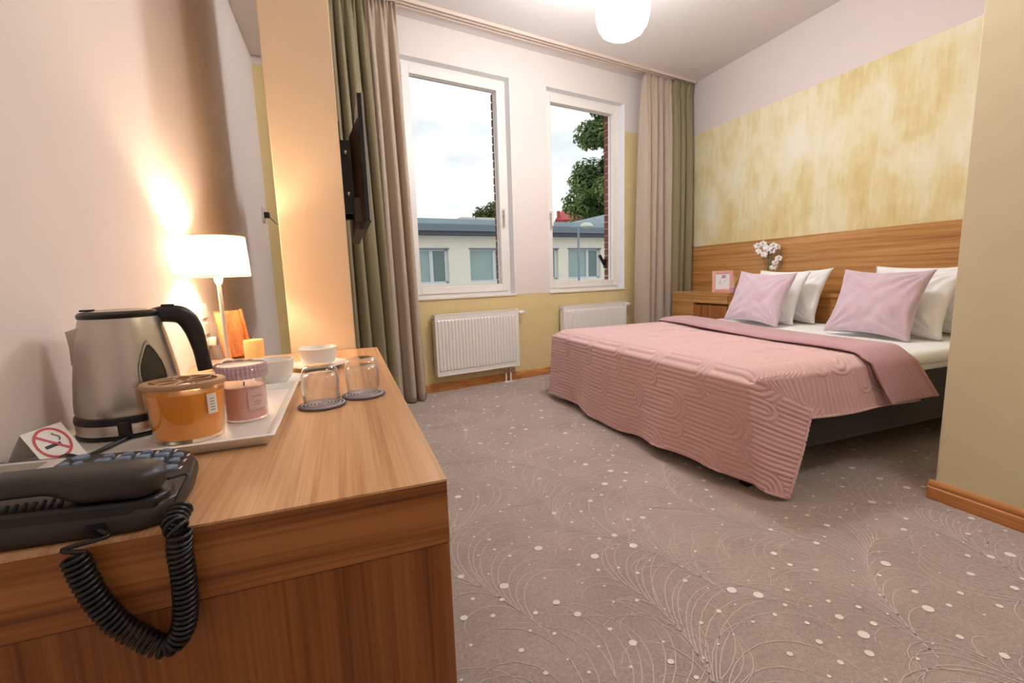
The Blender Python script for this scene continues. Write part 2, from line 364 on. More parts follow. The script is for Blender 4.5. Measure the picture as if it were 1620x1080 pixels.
# ------------------------------------------------------------------ carpet print (flat pattern woven in the floor)
def carpet_print():
    g = G()
    lim = lambda x, y: (-.45 < x < W-.02) and (YB < y < WD+WS*x-.03)
    def ribbon(path, w0, w1, z):
        n = len(path); vs = []
        for i, p in enumerate(path):
            a = path[min(i+1, n-1)]; b = path[max(i-1, 0)]; dx, dy = a[0]-b[0], a[1]-b[1]; L = hypot(dx, dy) or 1
            w = (w0+(w1-w0)*i/(n-1))/2; vs += [(p[0]-dy/L*w, p[1]+dx/L*w, z), (p[0]+dy/L*w, p[1]-dx/L*w, z)]
        g.add(vs, [(2*i, 2*i+1, 2*i+3, 2*i+2) for i in range(n-1)])
    R = random.Random(11); Z = .0012
    def plume(x, y, ang, L, side, nstr):
        # spine: gentle arc; strands leave it tangentially and curl outwards like a feather
        sp = []; th = ang; px, py = x, y; n = 26
        for i in range(n):
            sp.append((px, py, th)); th += side*(.25+1.25*(i/n))*L/n*1.9; px += cos(th)*L/n; py += sin(th)*L/n
        ribbon([(a, b) for a, b, _ in sp], .0042, .0022, Z)
        for i in range(1, n-1):
            for sd in ((side, -side) if i % 3 == 0 else (-side,)):
                a, b, t0 = sp[i]; ln = L*(.42+.44*sin(pi*(i/n)**.8))*(.75+.4*R.random())
                if sd == side: ln *= .5
                m = 11; pth = []; th = t0+sd*(.12+.1*R.random()); qx, qy = a, b
                cv = sd*(1.7+1.3*R.random())
                for k in range(m):
                    pth.append((qx, qy)); th += cv*(.25+1.1*k/m)*.135; qx += cos(th)*ln/m; qy += sin(th)*ln/m
                if all(lim(*p) for p in (pth[0], pth[-1])): ribbon(pth, .0026, .0016, Z)
    sx, sy = .60, .70; row = 0; yy = -1.5
    while yy < 4.7:
        xx = -.5+(sx/2 if row % 2 else 0)
        while xx < 4.1:
            a = R.uniform(-.35, .35)+pi/2+(.5 if row % 2 else -.5)
            if lim(xx, yy): plume(xx+R.uniform(-.08, .08), yy+R.uniform(-.08, .08), a, R.uniform(.62, .8), 1 if (row+int(xx*2)) % 2 else -1, 0)
            xx += sx
        yy += sy*.72; row += 1
    dg = G(); g, lg = dg, g
    # dots
    pts = {}; md = .062
    for _ in range(26000):
        x = R.uniform(-.45, W); y = R.uniform(YB, 4.5)
        if not lim(x, y): continue
        ci, cj = int(x//md), int(y//md)
        if any((x-a)**2+(y-b)**2 < md*md for di in (-1, 0, 1) for dj in (-1, 0, 1) for a, b in pts.get((ci+di, cj+dj), ())): continue
        pts.setdefault((ci, cj), []).append((x, y))
        r = R.choice((.0032, .0032, .0036, .0040, .0040, .0046, .0052, .006, .007, .008, .010, .0135)); k = 12
        if R.random() < .25: continue
        g.add([(x+r*cos(2*pi*q/k)*1.12, y+r*sin(2*pi*q/k), Z+.0006) for q in range(k)], [tuple(range(k))])
    t = NT('carpet_print_yarn'); v = t.coord(); a = t.noise(v, 600, 2, .6)
    m = t.pbr(**{'Base Color': t.ramp(a, [(.35, s2l((226, 216, 206))), (.65, s2l((246, 240, 232)))]), 'Roughness': .95, 'Specular IOR Level': .1})
    ml = plain('carpet_line_yarn', (212, 196, 186), .95)
    o = lg.build('carpet_fern_lines', ml, floor); o['kind'] = 'stuff'
    o = dg.build('carpet_dots', m, floor); o['kind'] = 'stuff'; return o
carpet_print()

# ------------------------------------------------------------------ curtain track
tr = thing('curtain_track', wpt(1.2, -.2, H-.022), 'long beige curtain track under the ceiling along the window wall', 'curtain track')
g = G()
for o0, o1, z0, z1 in ((-.245, -.155, H-.012, H-.0005), (-.245, -.238, H-.026, H-.012), (-.203, -.197, H-.026, H-.012), (-.162, -.155, H-.026, H-.012)):
    g.wbox(-.4, 3.74, o0, o1, z0, z1)
g.build('rail', plain('track_beige', (214, 196, 182), .5), tr, rel='world')

# ------------------------------------------------------------------ curtains
def curtain(name, a_top, b_top, a_bot, b_bot, off, nf, amp, mat, label, seed, phase=0., zb=.012, group='curtains hanging from the track'):
    R = random.Random(seed); nu = nf*18; nz = 56
    ph = [R.uniform(0, 6.28) for _ in range(8)]
    fr = [R.uniform(.9, 1.1) for _ in range(nf+2)]
    def f(u, t):
        z = H-.028+(zb-(H-.028))*t
        d = t*(H-.04)
        # horizontal placement, fullness settles lower down
        X0 = (a_top+(b_top-a_top)*u)*(1-t)+(a_bot+(b_bot-a_bot)*u)*t
        q = u+.030*sin(2*pi*u*1.5+ph[0]+t*1.5)+.016*sin(2*pi*u*4+ph[1])
        big = sin(2*pi*nf*q+phase+.5*sin(ph[2]+t*2.2))
        big = math.copysign(abs(big)**.85, big)
        i = min(int(u*nf), nf); A = amp*fr[i]*(1-math.exp(-d/.35))*(.8+.35*t)
        fine = sin(2*pi*nf*3*u+ph[3])*.014*math.exp(-d/.14)+sin(2*pi*nf*2*u+ph[4])*.010*math.exp(-d/.6)
        slack = .012*sin(2*pi*nf*.5*q+ph[5]+t)*t
        o = off+A*big+fine+slack
        X0 += .30*A*cos(2*pi*nf*q+phase)*(.5+.5*t)
        if d < .075: o += .006*sin(d/.075*pi*2)
        p = wpt(X0, o); return (p[0], p[1], z)
    g = G().grid(f, nu, nz)
    c = wpt((a_bot+b_bot)/2, off)
    r = thing(name, (c[0], c[1], 0), label, 'curtain', group)
    g.build('fabric', mat, r, smooth=True, rel='world', solid=.002)
    # gathered heading tape
    hb = G()
    for i in range(nf*4):
        u = (i+.5)/(nf*4); X0 = a_top+(b_top-a_top)*u; zz = H-.062; o = off+.004
        hb.wbox(X0-.004, X0+.004, o-.004, o+.004, H-.03, H-.012)
    hb.build('glider', WHITE_PVC, r, rel='world')
    return r
OLIVE = cloth('olive_curtain', (152, 140, 110), .15, .08, (300, 300, 40), .2)
BEIGE = cloth('beige_curtain', (220, 205, 187), .45, .06, (300, 300, 40), .15)
curtain('curtain', -.12, .25, -.14, .28, -.225, 5, .058, OLIVE, 'dark olive curtain hanging behind the television and column', 3)
curtain('curtain', .24, .485, .27, .555, -.19, 3, .052, BEIGE, 'beige curtain at the window edge next to the radiator under the first window', 5, 1.0)
curtain('curtain', 2.985, 3.40, 2.93, 3.40, -.20, 4, .064, BEIGE, 'beige curtain between the second window and the olive curtain', 8, .6)
curtain('curtain', 3.40, 3.715, 3.37, 3.72, -.222, 3, .060, OLIVE, 'olive green curtain in the corner beside the wooden headboard', 13, 2.)

# ------------------------------------------------------------------ radiators
def radiator(a, b, z0, z1, label):
    r = thing('radiator', wpt((a+b)/2, -.06, z0), label, 'radiator', 'white panel radiators under the windows')
    g = G(); g.wbox(a, b, -.095, -.090, z0, z1); g.wbox(a, b, -.045, -.040, z0, z1); panel = g.build('panel', RAD_W, r, rel='world', bevel=.002)
    n = int(round((b-a-.03)/.0315)); st = (b-a-.03)/n; rb = G()
    for i in range(n):   # pressed water channels
        c = a+.015+(i+.5)*st; w0, w1 = st*.43, st*.27; zz0, zz1 = z0+.035, z1-.045
        q = []
        for z, ww, o in ((zz0, w0, -.095), (zz0+.012, w1, -.103), (zz1-.012, w1, -.103), (zz1, w0, -.095)):
            q.append((z, ww, o))
        vs = []
        for z, ww, o in q: 
            for sg in (-1, 1):
                p = wpt(c+sg*ww, o); vs.append((p[0], p[1], z))
            
        # base corners
        for z in (zz0+.006, zz1-.006):
            for sg in (-1, 1): p = wpt(c+sg*w0, -.095); vs.append((p[0], p[1], z))
        rb.add(vs, [(0, 1, 3, 2), (2, 3, 5, 4), (4, 5, 7, 6), (0, 2, 8), (8, 2, 4, 10), (10, 4, 6), (1, 9, 3), (9, 11, 5, 3), (11, 7, 5)])
    rb.build('channels', RAD_W, panel, rel='world' if False else True) if False else rb.build('channels', RAD_W, r, rel='world')
    t = G(); t.wbox(a, b, -.098, -.032, z1-.004, z1+.004); t.wbox(a-.003, a+.001, -.098, -.032, z0-.004, z1+.004); t.wbox(b-.001, b+.003, -.098, -.032, z0-.004, z1+.004); t.wbox(a, b, -.098, -.09, z0-.006, z0+.006)
    t.build('casing', RAD_W, r, rel='world', bevel=.002)
    fin = G()
    for i in range(int((b-a)/.02)): x = a+.01+i*.02; fin.wbox(x, x+.001, -.088, -.047, z0+.05, z1-.03)
    fin.build('convector_fins', RAD_W, r, rel='world')
    gr = G()
    for i in range(int((b-a)/.033)): x = a+.012+i*.033; gr.wbox(x, x+.016, -.085, -.045, z1+.0035, z1+.0046)
    gr.build('grille_slots', plain('slot_grey', (120, 112, 108), .6), r, rel='world')
    # thermostat head
    v = G(); c0 = wpt(b+.004, -.062, z1-.035)
    def ax(prof, M0):
        gg = G(); gg.lathe(prof, n=18); M = Matrix.Translation(Vector(M0)) @ Matrix.Rotation(math.atan(WS), 4, 'Z') @ Matrix.Rotation(pi/2, 4, 'Y'); gg.xform(M); return gg
    ax([(.011, -.004), (.011, .018)], c0).build('valve_nut', CHROME, r, rel='world', smooth=40)
    ax([(.016, .018), (.020, .022), (.020, .046), (.0215, .047), (.0215, .058), (.019, .070), (.013, .082), (0, .085)], c0).build('thermostat', RAD_W, r, rel='world', smooth=40)
    pl = G(); c1 = wpt(a-.004, -.062, z1-.035); ax([(.008, -.012), (.008, .004)], c1).build('plug', CHROME, r, rel='world', smooth=40)
    # pipes to the floor
    for dx in (.135, .085):
        X = b-dx; p = wpt(X, -.066)
        G().lathe([(.0085, z0-.05), (.0085, z0+.0)], (p[0], p[1], 0), 14).lathe([(.012, z0-.062), (.013, z0-.058), (.013, z0-.03), (.010, z0-.026)], (p[0], p[1], 0), 14).build('pipe_valve', CHROME, r, rel='world', smooth=40)
        G().lathe([(.008, .006), (.008, z0-.05)], (p[0], p[1], 0), 14).lathe([(.026, .0005), (.024, .007), (.009, .009)], (p[0], p[1], 0), 20).build('pipe', RAD_W, r, rel='world', smooth=40)
    for x in (a+.12, b-.2): G().wbox(x, x+.03, -.032, -.0005, z0+.05, z1-.06).build('bracket', RAD_W, r, rel='world')
radiator(.69, 1.505, .155, .685, 'white ribbed panel radiator under the first window with thermostat valve')
radiator(2.03, 2.865, .155, .685, 'white ribbed panel radiator under the second window partly behind the bed')

# ------------------------------------------------------------------ ceiling lamp
gc = onz(985, 60.5, 2.42)
cl = thing('ceiling_lamp', (gc[0], gc[1], H), 'glowing white opal glass globe hanging from the ceiling near the bed', 'ceiling lamp')
OPAL = emit('opal_glass_lit', (.94, .965, 1.0), GLOBE_L); OPAL_FILL = emit('opal_glass_fill', (.97, .975, 1.0), FILL_L)
prof = [(0, -.377), (.05, -.374), (.10, -.362), (.145, -.335), (.172, -.295), (.187, -.24), (.191, -.18), (.185, -.12), (.165, -.07), (.13, -.04), (.09, -.03), (.075, -.03)]
zg = 2.42-H+.377*.855
G().lathe([(a*.855, zg+b*.855) for a, b in prof], n=40).build('opal_shade', OPAL, cl, smooth=True)
G().lathe([(.06, -.03), (.06, -.0005)], n=32).build('mount', WHITE_PVC, cl, smooth=40)
G().lathe([(.045, zg-.03), (.045, zg+.02), (.006, zg+.03), (.006, -.02)], n=24).build('stem', WHITE_PVC, cl, smooth=40)
for lx, ly, lab in ((1.75, .30, 'added out-of-view opal glass fill lamp on the ceiling beside the partition'),):  # lamp added out of view to brighten the near end of the room
    c2 = thing('ceiling_lamp', (lx, ly, H), lab, 'ceiling lamp')
    G().lathe(prof, n=40).build('opal_shade', OPAL_FILL, c2, smooth=True)
    G().lathe([(.095, -.034), (.095, -.0005)], n=32).build('mount', WHITE_PVC, c2, smooth=40)

# ================================================================== BED
ZTOP = .545; BX0, BX1, BY0, BY1 = 1.60, 3.60, 1.42, 3.28
BASE = cloth('dark_grey_upholstery', (58, 54, 54), 0, .25, (500, 500, 500), .3)
bed = thing('bed_base', (2.6, 2.35, 0), 'dark grey upholstered box spring bed base on black legs', 'bed')
for y0, y1 in ((BY0, 2.348), (2.352, BY1)):
    G().box(BX0, BX1, y0, y1, .155, .43).build('box_spring', BASE, bed, bevel=.015, rel='world', seg=3)
    for x in (BX0+.055, BX1-.12):
        for y in (y0+.05, y1-.09): G().box(x, x+.06, y-.0, y+.045, 0.0005, .156).build('leg', BLACK_P, bed, rel='world', bevel=.003)
SHEET = cloth('white_cotton', (250, 249, 248), 0, .02, (600, 600, 600), .05, .85, .1)
mt = thing('mattress', (2.6, 2.35, .43), 'white sheeted mattress and folded duvet on the dark bed base', 'mattress')
def slab(x0, x1, y0, y1, z0, z1, r, wob=.0, seed=0):
    bm = bmesh.new(); bmesh.ops.create_cube(bm, size=1)
    for v in bm.verts: v.co = ((x0+x1)/2+v.co.x*(x1-x0), (y0+y1)/2+v.co.y*(y1-y0), (z0+z1)/2+v.co.z*(z1-z0))
    bmesh.ops.bevel(bm, geom=bm.edges[:], offset=r, segments=4, affect='EDGES', profile=.5)
    bmesh.ops.subdivide_edges(bm, edges=[e for e in bm.edges if e.calc_length() > .3], cuts=24, use_grid_fill=True)
    for v in bm.verts:
        n = noise.noise(Vector((v.co.x*5+seed, v.co.y*5, v.co.z*9)))
        v.co += Vector((0, -.4*n*wob if v.co.y < y0+r*1.2 else 0, n*wob*.6))
    g = G(); bm.verts.ensure_lookup_table(); g.v = [tuple(v.co) for v in bm.verts]; g.f = [tuple(v.index for v in f.verts) for f in bm.faces]; g.mi = [0]*len(g.f); bm.free(); return g
slab(BX0+.01, BX1, BY0-.005, BY1+.005, .4325, .492, .026, .004, 1).build('topper', SHEET, mt, smooth=True, rel='world')
slab(2.42, BX1-.02, BY0-.03, BY1+.03, .470, ZTOP-.002, .034, .010, 4).build('duvet', SHEET, mt, smooth=True, rel='world')

# ------------------------------------------------------------------ bedspread: quilted, turned down at the head end
def quilt(u, v):
    """puffy channel height at fabric position u (from foot edge towards head), v (across)"""
    p = .0265
    best = None
    base = np.abs(np.sin(pi*u/p))
    hgt = base.copy()
    R = .112; du, dv = .265, .345
    for off in (0, 1):
        uu = (u-off*du/2)/du; iu = np.round(uu); du_ = (uu-iu)*du
        # stagger rows
        sh = (iu*.37+off*.5) % 1.0
        vv = v/dv+sh; iv = np.floor(vv); dv_ = (vv-iv)*dv
        tip = .13
        r = np.where(dv_ < tip, np.hypot(du_, dv_-tip), np.abs(du_))
        m = (r < R*.5 if off else r < R) & (dv_ < tip+.1)
        rr = np.abs(np.sin(pi*r/p))
        hgt = np.where(m, rr, hgt)
    return np.sqrt(hgt)
def bedspread():
    L = 1.02; foot = .50; side = .245; Wd = BY1-BY0
    x0, yA, yB, zt = BX0-.02, BY0-.018, BY1+.018, ZTOP
    nu, nv = 330, 330
    us = np.concatenate([np.linspace(-foot, 0, 100)[:-1], np.linspace(0, L, nu-99)])
    vs_ = np.concatenate([np.linspace(-side, 0, 50)[:-1], np.linspace(0, Wd+.036, 230), np.linspace(Wd+.036, Wd+.036+side, 52)[1:]])
    V1 = Wd+.036; nu, nv = len(us), len(vs_)
    U, Vv = np.meshgrid(us, vs_, indexing='ij'); P = np.zeros((nu, nv, 3))
    rr = .035
    def topz(x, y): return zt+.006+.010*np.sin(2.1*x+1.3*y)*np.sin(1.7*y+.5)
    def fold(t): return np.where(t > 0, 0, 1)
    # top
    X = x0+np.maximum(U, 0)*1.0
    # fold line is skewed: near side ends earlier
    yv = yA+np.clip(Vv, 0, V1)
    skew = .345*((yv-yA)/(yB-yA))
    X = np.where(U > 0, x0+U/L*(L-.06+skew), x0)
    Y = yv.copy(); Z = topz(X, yv)
    # rounded rims
    def rim(d): # d: distance to edge (inside>0)
        return -rr*.9*np.clip(1-d/(rr*1.6), 0, 1)**2
    Z += rim(np.clip(U, 0, None))+rim(np.clip(Vv, 0, None))*(U >= 0)+rim(np.clip(V1-Vv, 0, None))*(U >= 0)
    P[..., 0], P[..., 1], P[..., 2] = X, Y, Z
    zr = zt-.026
    # foot drop
    def footpt(u, v):
        d = -u; t = np.clip(d/foot, 0, 1)
        vn = v/V1
        wave = .018*np.sin(vn*17+.6)*t+.012*np.sin(vn*31+2)*t**2
        droop = 0.018*np.sin(vn*9)+.012*np.sin(vn*4+1)
        return np.stack([x0-.012-.030*t+wave*.9-.008+.075*t*np.exp(-v/.16)*(v < 1.5), yA+v+0*u, zr-.008-(zr-.052-droop)*t], -1)
    m = (U < 0) & (Vv >= 0) & (Vv <= V1); P[m] = footpt(U[m], Vv[m])
    # sides (hang straight; start from the slanted crease at the foot corner)
    def sidept(u, w, sgn):
        t = w/side; xx = x0+u/L*(L-.06+(.345 if sgn > 0 else 0))
        hemz = .315 if sgn < 0 else .33
        k = np.clip(1-u/.42, 0, 1)**1.5
        out = .008+.022*t+.008*np.sin(u*14)*t
        xs = xx+.10*t*np.clip(u/L, 0, 1)
        y = (yA if sgn < 0 else yB)+sgn*out; z = zr-(zr-hemz)*t
        base = np.stack([xs, y, z], -1)
        C0 = np.array([x0+.0, yA if sgn < 0 else yB, zr]); H0 = np.array([1.86, 1.345, .372]) if sgn < 0 else np.array([1.63, 3.43, .36])
        cre = C0+(H0-C0)*t[..., None]
        return base*(1-k)[..., None]+cre*k[..., None]
    m = (U >= 0) & (Vv < 0); P[m] = sidept(U[m], -Vv[m], -1)
    m = (U >= 0) & (Vv > V1); P[m] = sidept(U[m], Vv[m]-V1, 1)
    # corner flaps as Coons patches
    def flap(u, w, sgn):
        s = (w/side)[..., None]; t = (-u/foot)[..., None]
        vE = 0 if sgn < 0 else V1
        C0 = np.array([x0, yA if sgn < 0 else yB, zr]); H0 = np.array([1.86, 1.345, .372]) if sgn < 0 else np.array([1.63, 3.43, .36])
        K = np.array([1.705, 1.31, .012]) if sgn < 0 else np.array([1.66, 3.36, .07])
        e0 = footpt(u, np.full_like(u, vE)); F = footpt(np.array([-foot]), np.array([float(vE)]))[0]
        e1 = H0+(K-H0)*t+np.array([0, .006*sgn, 0])*np.sin(pi*t)
        a0 = C0+(H0-C0)*s; a1 = F+(K-F)*s+np.array([-.035, -.0, .006])*np.sin(pi*s)
        bil = (1-s)*(1-t)*C0+s*(1-t)*H0+(1-s)*t*F+s*t*K
        return (1-s)*e0+s*e1+(1-t)*a0+t*a1-bil
    m = (U < 0) & (Vv < 0); P[m] = flap(U[m], -Vv[m], -1)
    m = (U < 0) & (Vv > V1); P[m] = flap(U[m], Vv[m]-V1, 1)
    # light smoothing of creases
    for _ in range(3):
        Q = P.copy(); Q[1:-1, 1:-1] = .5*P[1:-1, 1:-1]+.125*(P[2:, 1:-1]+P[:-2, 1:-1]+P[1:-1, 2:]+P[1:-1, :-2]); P = Q
    # normals and quilting
    du = np.gradient(P, axis=0); dv = np.gradient(P, axis=1); N = np.cross(du, dv); N /= np.linalg.norm(N, axis=-1, keepdims=True)+1e-9
    if N[nu//2, nv//2, 2] < 0: N = -N
    P = P+N*(quilt(U+foot, Vv+side)*.0105)[..., None]
    # hem piping
    r = thing('bedspread', (BX0, 2.35, .5), 'dusty pink quilted bedspread with arched stitching draped over the bed', 'bedspread')
    L0 = np.array(r.location)
    def gridmesh(P, name, mat, parent, solid=0):
        a, b = P.shape[:2]; me = bpy.data.meshes.new(name); idx = np.arange(a*b).reshape(a, b)
        f = np.stack([idx[:-1, :-1], idx[1:, :-1], idx[1:, 1:], idx[:-1, 1:]], -1).reshape(-1, 4)
        me.vertices.add(a*b); me.vertices.foreach_set('co', (P-L0).reshape(-1)); me.loops.add(f.size); me.loops.foreach_set('vertex_index', f.reshape(-1)); me.polygons.add(len(f)); me.polygons.foreach_set('loop_start', np.arange(0, f.size, 4)); me.polygons.foreach_set('loop_total', np.full(len(f), 4))
        me.update(); me.validate(); me.polygons.foreach_set('use_smooth', np.ones(len(f), bool)); me.materials.append(mat)
        o = bpy.data.objects.new(name, me); COL.objects.link(o); o.parent = parent
        if solid: s = o.modifiers.new('thickness', 'SOLIDIFY'); s.thickness = solid; s.offset = -1 
        return o
    PINK = cloth('dusty_pink_quilt', (220, 178, 174), 0, .05, (420, 420, 420), .1, .62, .35)
    MAUVE = cloth('mauve_quilt_reverse', (196, 150, 154), 0, .05, (420, 420, 420), .1, .6, .35)
    gridmesh(P, 'quilt', PINK, r)
    hem = [P[i, 0] for i in range(nu-1, -1, -2)]+[P[0, j] for j in range(0, nv, 2)]+[P[i, -1] for i in range(0, nu, 2)]
    hg = G().tube(hem, .0062, 6); hg.build('hem_piping', PINK, r, smooth=True, rel='world')
    # turned-down band (reverse side shows), a flattened roll across the bed
    tt = np.linspace(0, 1, 64); ww = np.linspace(-side-.005, V1+side, 220)
    T, Wv = np.meshgrid(tt, ww, indexing='ij'); B = np.zeros(T.shape+(3,))
    yv = yA+np.clip(Wv, 0, V1); sk = .345*((yv-yA)/(yB-yA)); xh = x0+L-.06+sk; wid = .28
    # cross-section: from under the fold round the head-side roll, back over the top towards the foot
    th = np.clip(T/.22, 0, 1)*pi; rad = .016
    prog = np.clip((T-.22)/.78, 0, 1)
    xs = xh+rad*np.sin(th)*1.6-wid*prog
    zs = topz(xh, yv)+rad-rad*np.cos(th)+.004+.006*np.sin(prog*pi)
    zs = zs-.018*np.clip((prog-.93)/.07, 0, 1)**2+.003*np.sin(Wv*6)*prog
    wob = .020*np.sin(Wv*3.1)+.010*np.sin(Wv*9); xs = xs+wob*prog
    d = np.clip(-Wv, 0, None); d2 = np.clip(Wv-V1, 0, None); dd = d+d2
    B[..., 0] = xs+.62*dd*(1-.1*prog)+.0*dd; edge = np.clip(dd/.03, 0, 1)
    B[..., 1] = yv-(d > 0)*(.030+.03*d/side+.004*(1-np.cos(th)))+(d2 > 0)*.03
    B[..., 2] = np.where(dd > 0, zt-.008-(zt-.345)*(dd/(side)), zs-.020*np.clip(1-np.minimum(Wv, V1-Wv)/.05, 0, 1)**2)
    B[..., 1] = np.where((d > 0), B[..., 1]-.012*np.sin(th)*(1-prog), B[..., 1])
    for _ in range(4):
        Q = B.copy(); Q[1:-1, 1:-1] = .5*B[1:-1, 1:-1]+.125*(B[2:, 1:-1]+B[:-2, 1:-1]+B[1:-1, 2:]+B[1:-1, :-2]); B = Q
    du = np.gradient(B, axis=0); dv = np.gradient(B, axis=1); N = np.cross(du, dv); N /= np.linalg.norm(N, axis=-1, keepdims=True)+1e-9
    if N[40, 110, 2] < 0: N = -N
    B = B+N*(quilt(prog*wid+3.0, Wv+.4)*.0025)[..., None]
    o = gridmesh(B, 'turned_down_band', MAUVE, r, .006); o['label'] = 'mauve reverse of the bedspread folded back'
bedspread()

# ------------------------------------------------------------------ pillows
def pillow(name, cx, cy, cz, w, h, T, lean, yaw, mat, label, cat, group=None, seed=0, ear=.125, wr=1.5, tilt=0.):
    """standing pillow: local x across (towards -Y world), local y up its height; bottom edge centre at (cx,cy,cz)"""
    r = thing(name, (cx, cy, cz), label, cat, group)
    n = 44; g = G(); R = random.Random(seed); o1 = R.uniform(0, 50)
    def pt(s, t, sg):
        fx = 1-ear*(1-t*t)**1.0; fy = 1-ear*(1-s*s)**1.0
        x = w/2*s*fx; y = h/2+h/2*t*fy
        e = max(0., (1-s*s)*(1-t*t)); th = T/2*e**.42
        # wrinkles fan out from corners
        q = noise.noise(Vector((x*9+o1, y*9, sg*3)))*.010+noise.noise(Vector((x*22+o1, y*14, sg*5)))*.0045
        cr = 0
        for cs, ct in ((-1, -1), (1, -1), (-1, 1), (1, 1)):
            a = atan2(t-ct, s-cs); rr_ = hypot(s-cs, t-ct); cr += sin(a*16+o1*3+cs)*.010*math.exp(-rr_/.55)*min(1, rr_*4)
        th2 = th+(q+cr)*wr*min(1, e*6)
        return x, y, sg*max(th2, 0)
    for sg in (-1, 1):
        g.grid(lambda a, b: pt(a*2-1, b*2-1, sg), n, n)
    # local (x,y,z) -> world: x -> -Y , y -> up, leaning back towards +X, z -> -X (front)
    cl_, sl = cos(lean), sin(lean)
    M = Matrix(((0, sl, -cl_, 0), (-1, 0, 0, 0), (0, cl_, sl, 0), (0, 0, 0, 1)))
    M = Matrix.Rotation(yaw, 4, 'Z') @ M @ Matrix.Rotation(tilt, 4, 'Z')
    g.xform(M)
    zmin = min(p[2] for p in g.v); g.v = [(a, b, c-zmin) for a, b, c in g.v]
    o = g.build('cover', mat, r, smooth=True)
    bm = bmesh.new(); bm.from_mesh(o.data); bmesh.ops.remove_doubles(bm, verts=bm.verts, dist=1e-5); bmesh.ops.recalc_face_normals(bm, faces=bm.faces); bm.to_mesh(o.data); bm.free()
    return r
LILAC = cloth('lilac_velvet', (214, 188, 200), 0, .05, (90, 90, 90), .12, .55, .8)
PCASE = cloth('white_pillowcase', (251, 250, 249), 0, .02, (600, 600, 600), .05, .85, .1)
zb = ZTOP
pillow('pillow', 3.40, 2.80, zb, .66, .47, .15, radians(23), 0.02, PCASE, 'white pillow against the headboard behind the cushion nearer the window', 'pillow', 'white pillows', 1)
pillow('pillow', 3.20, 2.82, zb, .64, .46, .15, radians(24), 0.03, PCASE, 'white pillow directly behind the lilac cushion nearer the window', 'pillow', 'white pillows', 2)
pillow('cushion', 3.02, 2.735, zb, .51, .44, .15, radians(22), 0.04, LILAC, 'lilac velvet cushion on the bed half nearer the window', 'cushion', 'lilac cushions on the bed', 3, tilt=-.05)
pillow('pillow', 3.40, 1.82, zb, .70, .47, .15, radians(22), 0.0, PCASE, 'white pillow against the headboard by the partition', 'pillow', 'white pillows', 4)
pillow('pillow', 3.16, 1.87, zb, .66, .45, .15, radians(27), -.02, PCASE, 'white pillow directly behind the lilac cushion nearer the partition', 'pillow', 'white pillows', 5)
pillow('cushion', 2.98, 1.855, zb, .51, .44, .15, radians(22), 0.0, LILAC, 'lilac velvet cushion on the bed half nearer the partition', 'cushion', 'lilac cushions on the bed', 6, tilt=-.03)

# ------------------------------------------------------------------ headboard, ledge and nightstand
ZL = .772
hb = thing('headboard', (3.7, 2.6, 0), 'tall oak veneer headboard panel with a ledge along the wall', 'headboard')
G().box(3.765, W-.001, PE+.002, 4.32, ZL, 1.262).build('panel', HEAD_Y, hb, rel='world', bevel=.002)
G().box(3.61, W-.001, PE+.002, 4.15, ZL-.03, ZL).build('ledge', HEAD_Y, hb, rel='world', bevel=.002)
G().box(3.625, W-.001, PE+.002, 4.15, .0005, ZL-.0305).build('lower_panel', HEAD_Y, hb, rel='world')
ns = thing('nightstand', (3.5, 3.75, 0), 'oak nightstand with a slotted drawer front between the bed and the corner curtain', 'nightstand')
NX, NY0, NY1 = 3.40, 3.315, 4.10
g = G(); g.box(NX, 3.609, NY0, NY1, ZL-.035, ZL); g.build('top', HEAD_Y, ns, rel='world', bevel=.002)
g = G(); g.box(NX+.02, 3.609, NY0, NY0+.02, .0005, ZL-.0355); g.box(NX+.004, 3.609, 3.78, NY1, .0005, ZL-.0355); g.box(NX+.10, 3.609, NY0+.02, 3.78, .0005, ZL-.0355)
g.build('body', HEAD_Y, ns, rel='world')
G().box(NX+.006, NX+.1, NY0+.021, 3.775, ZL-.105, ZL-.036).build('apron', HEAD_Y, ns, rel='world')
G().box(NX+.01, NX+.03, NY0+.023, 3.765, .10, ZL-.128).build('door', HEAD_Z, ns, rel='world', bevel=.002)

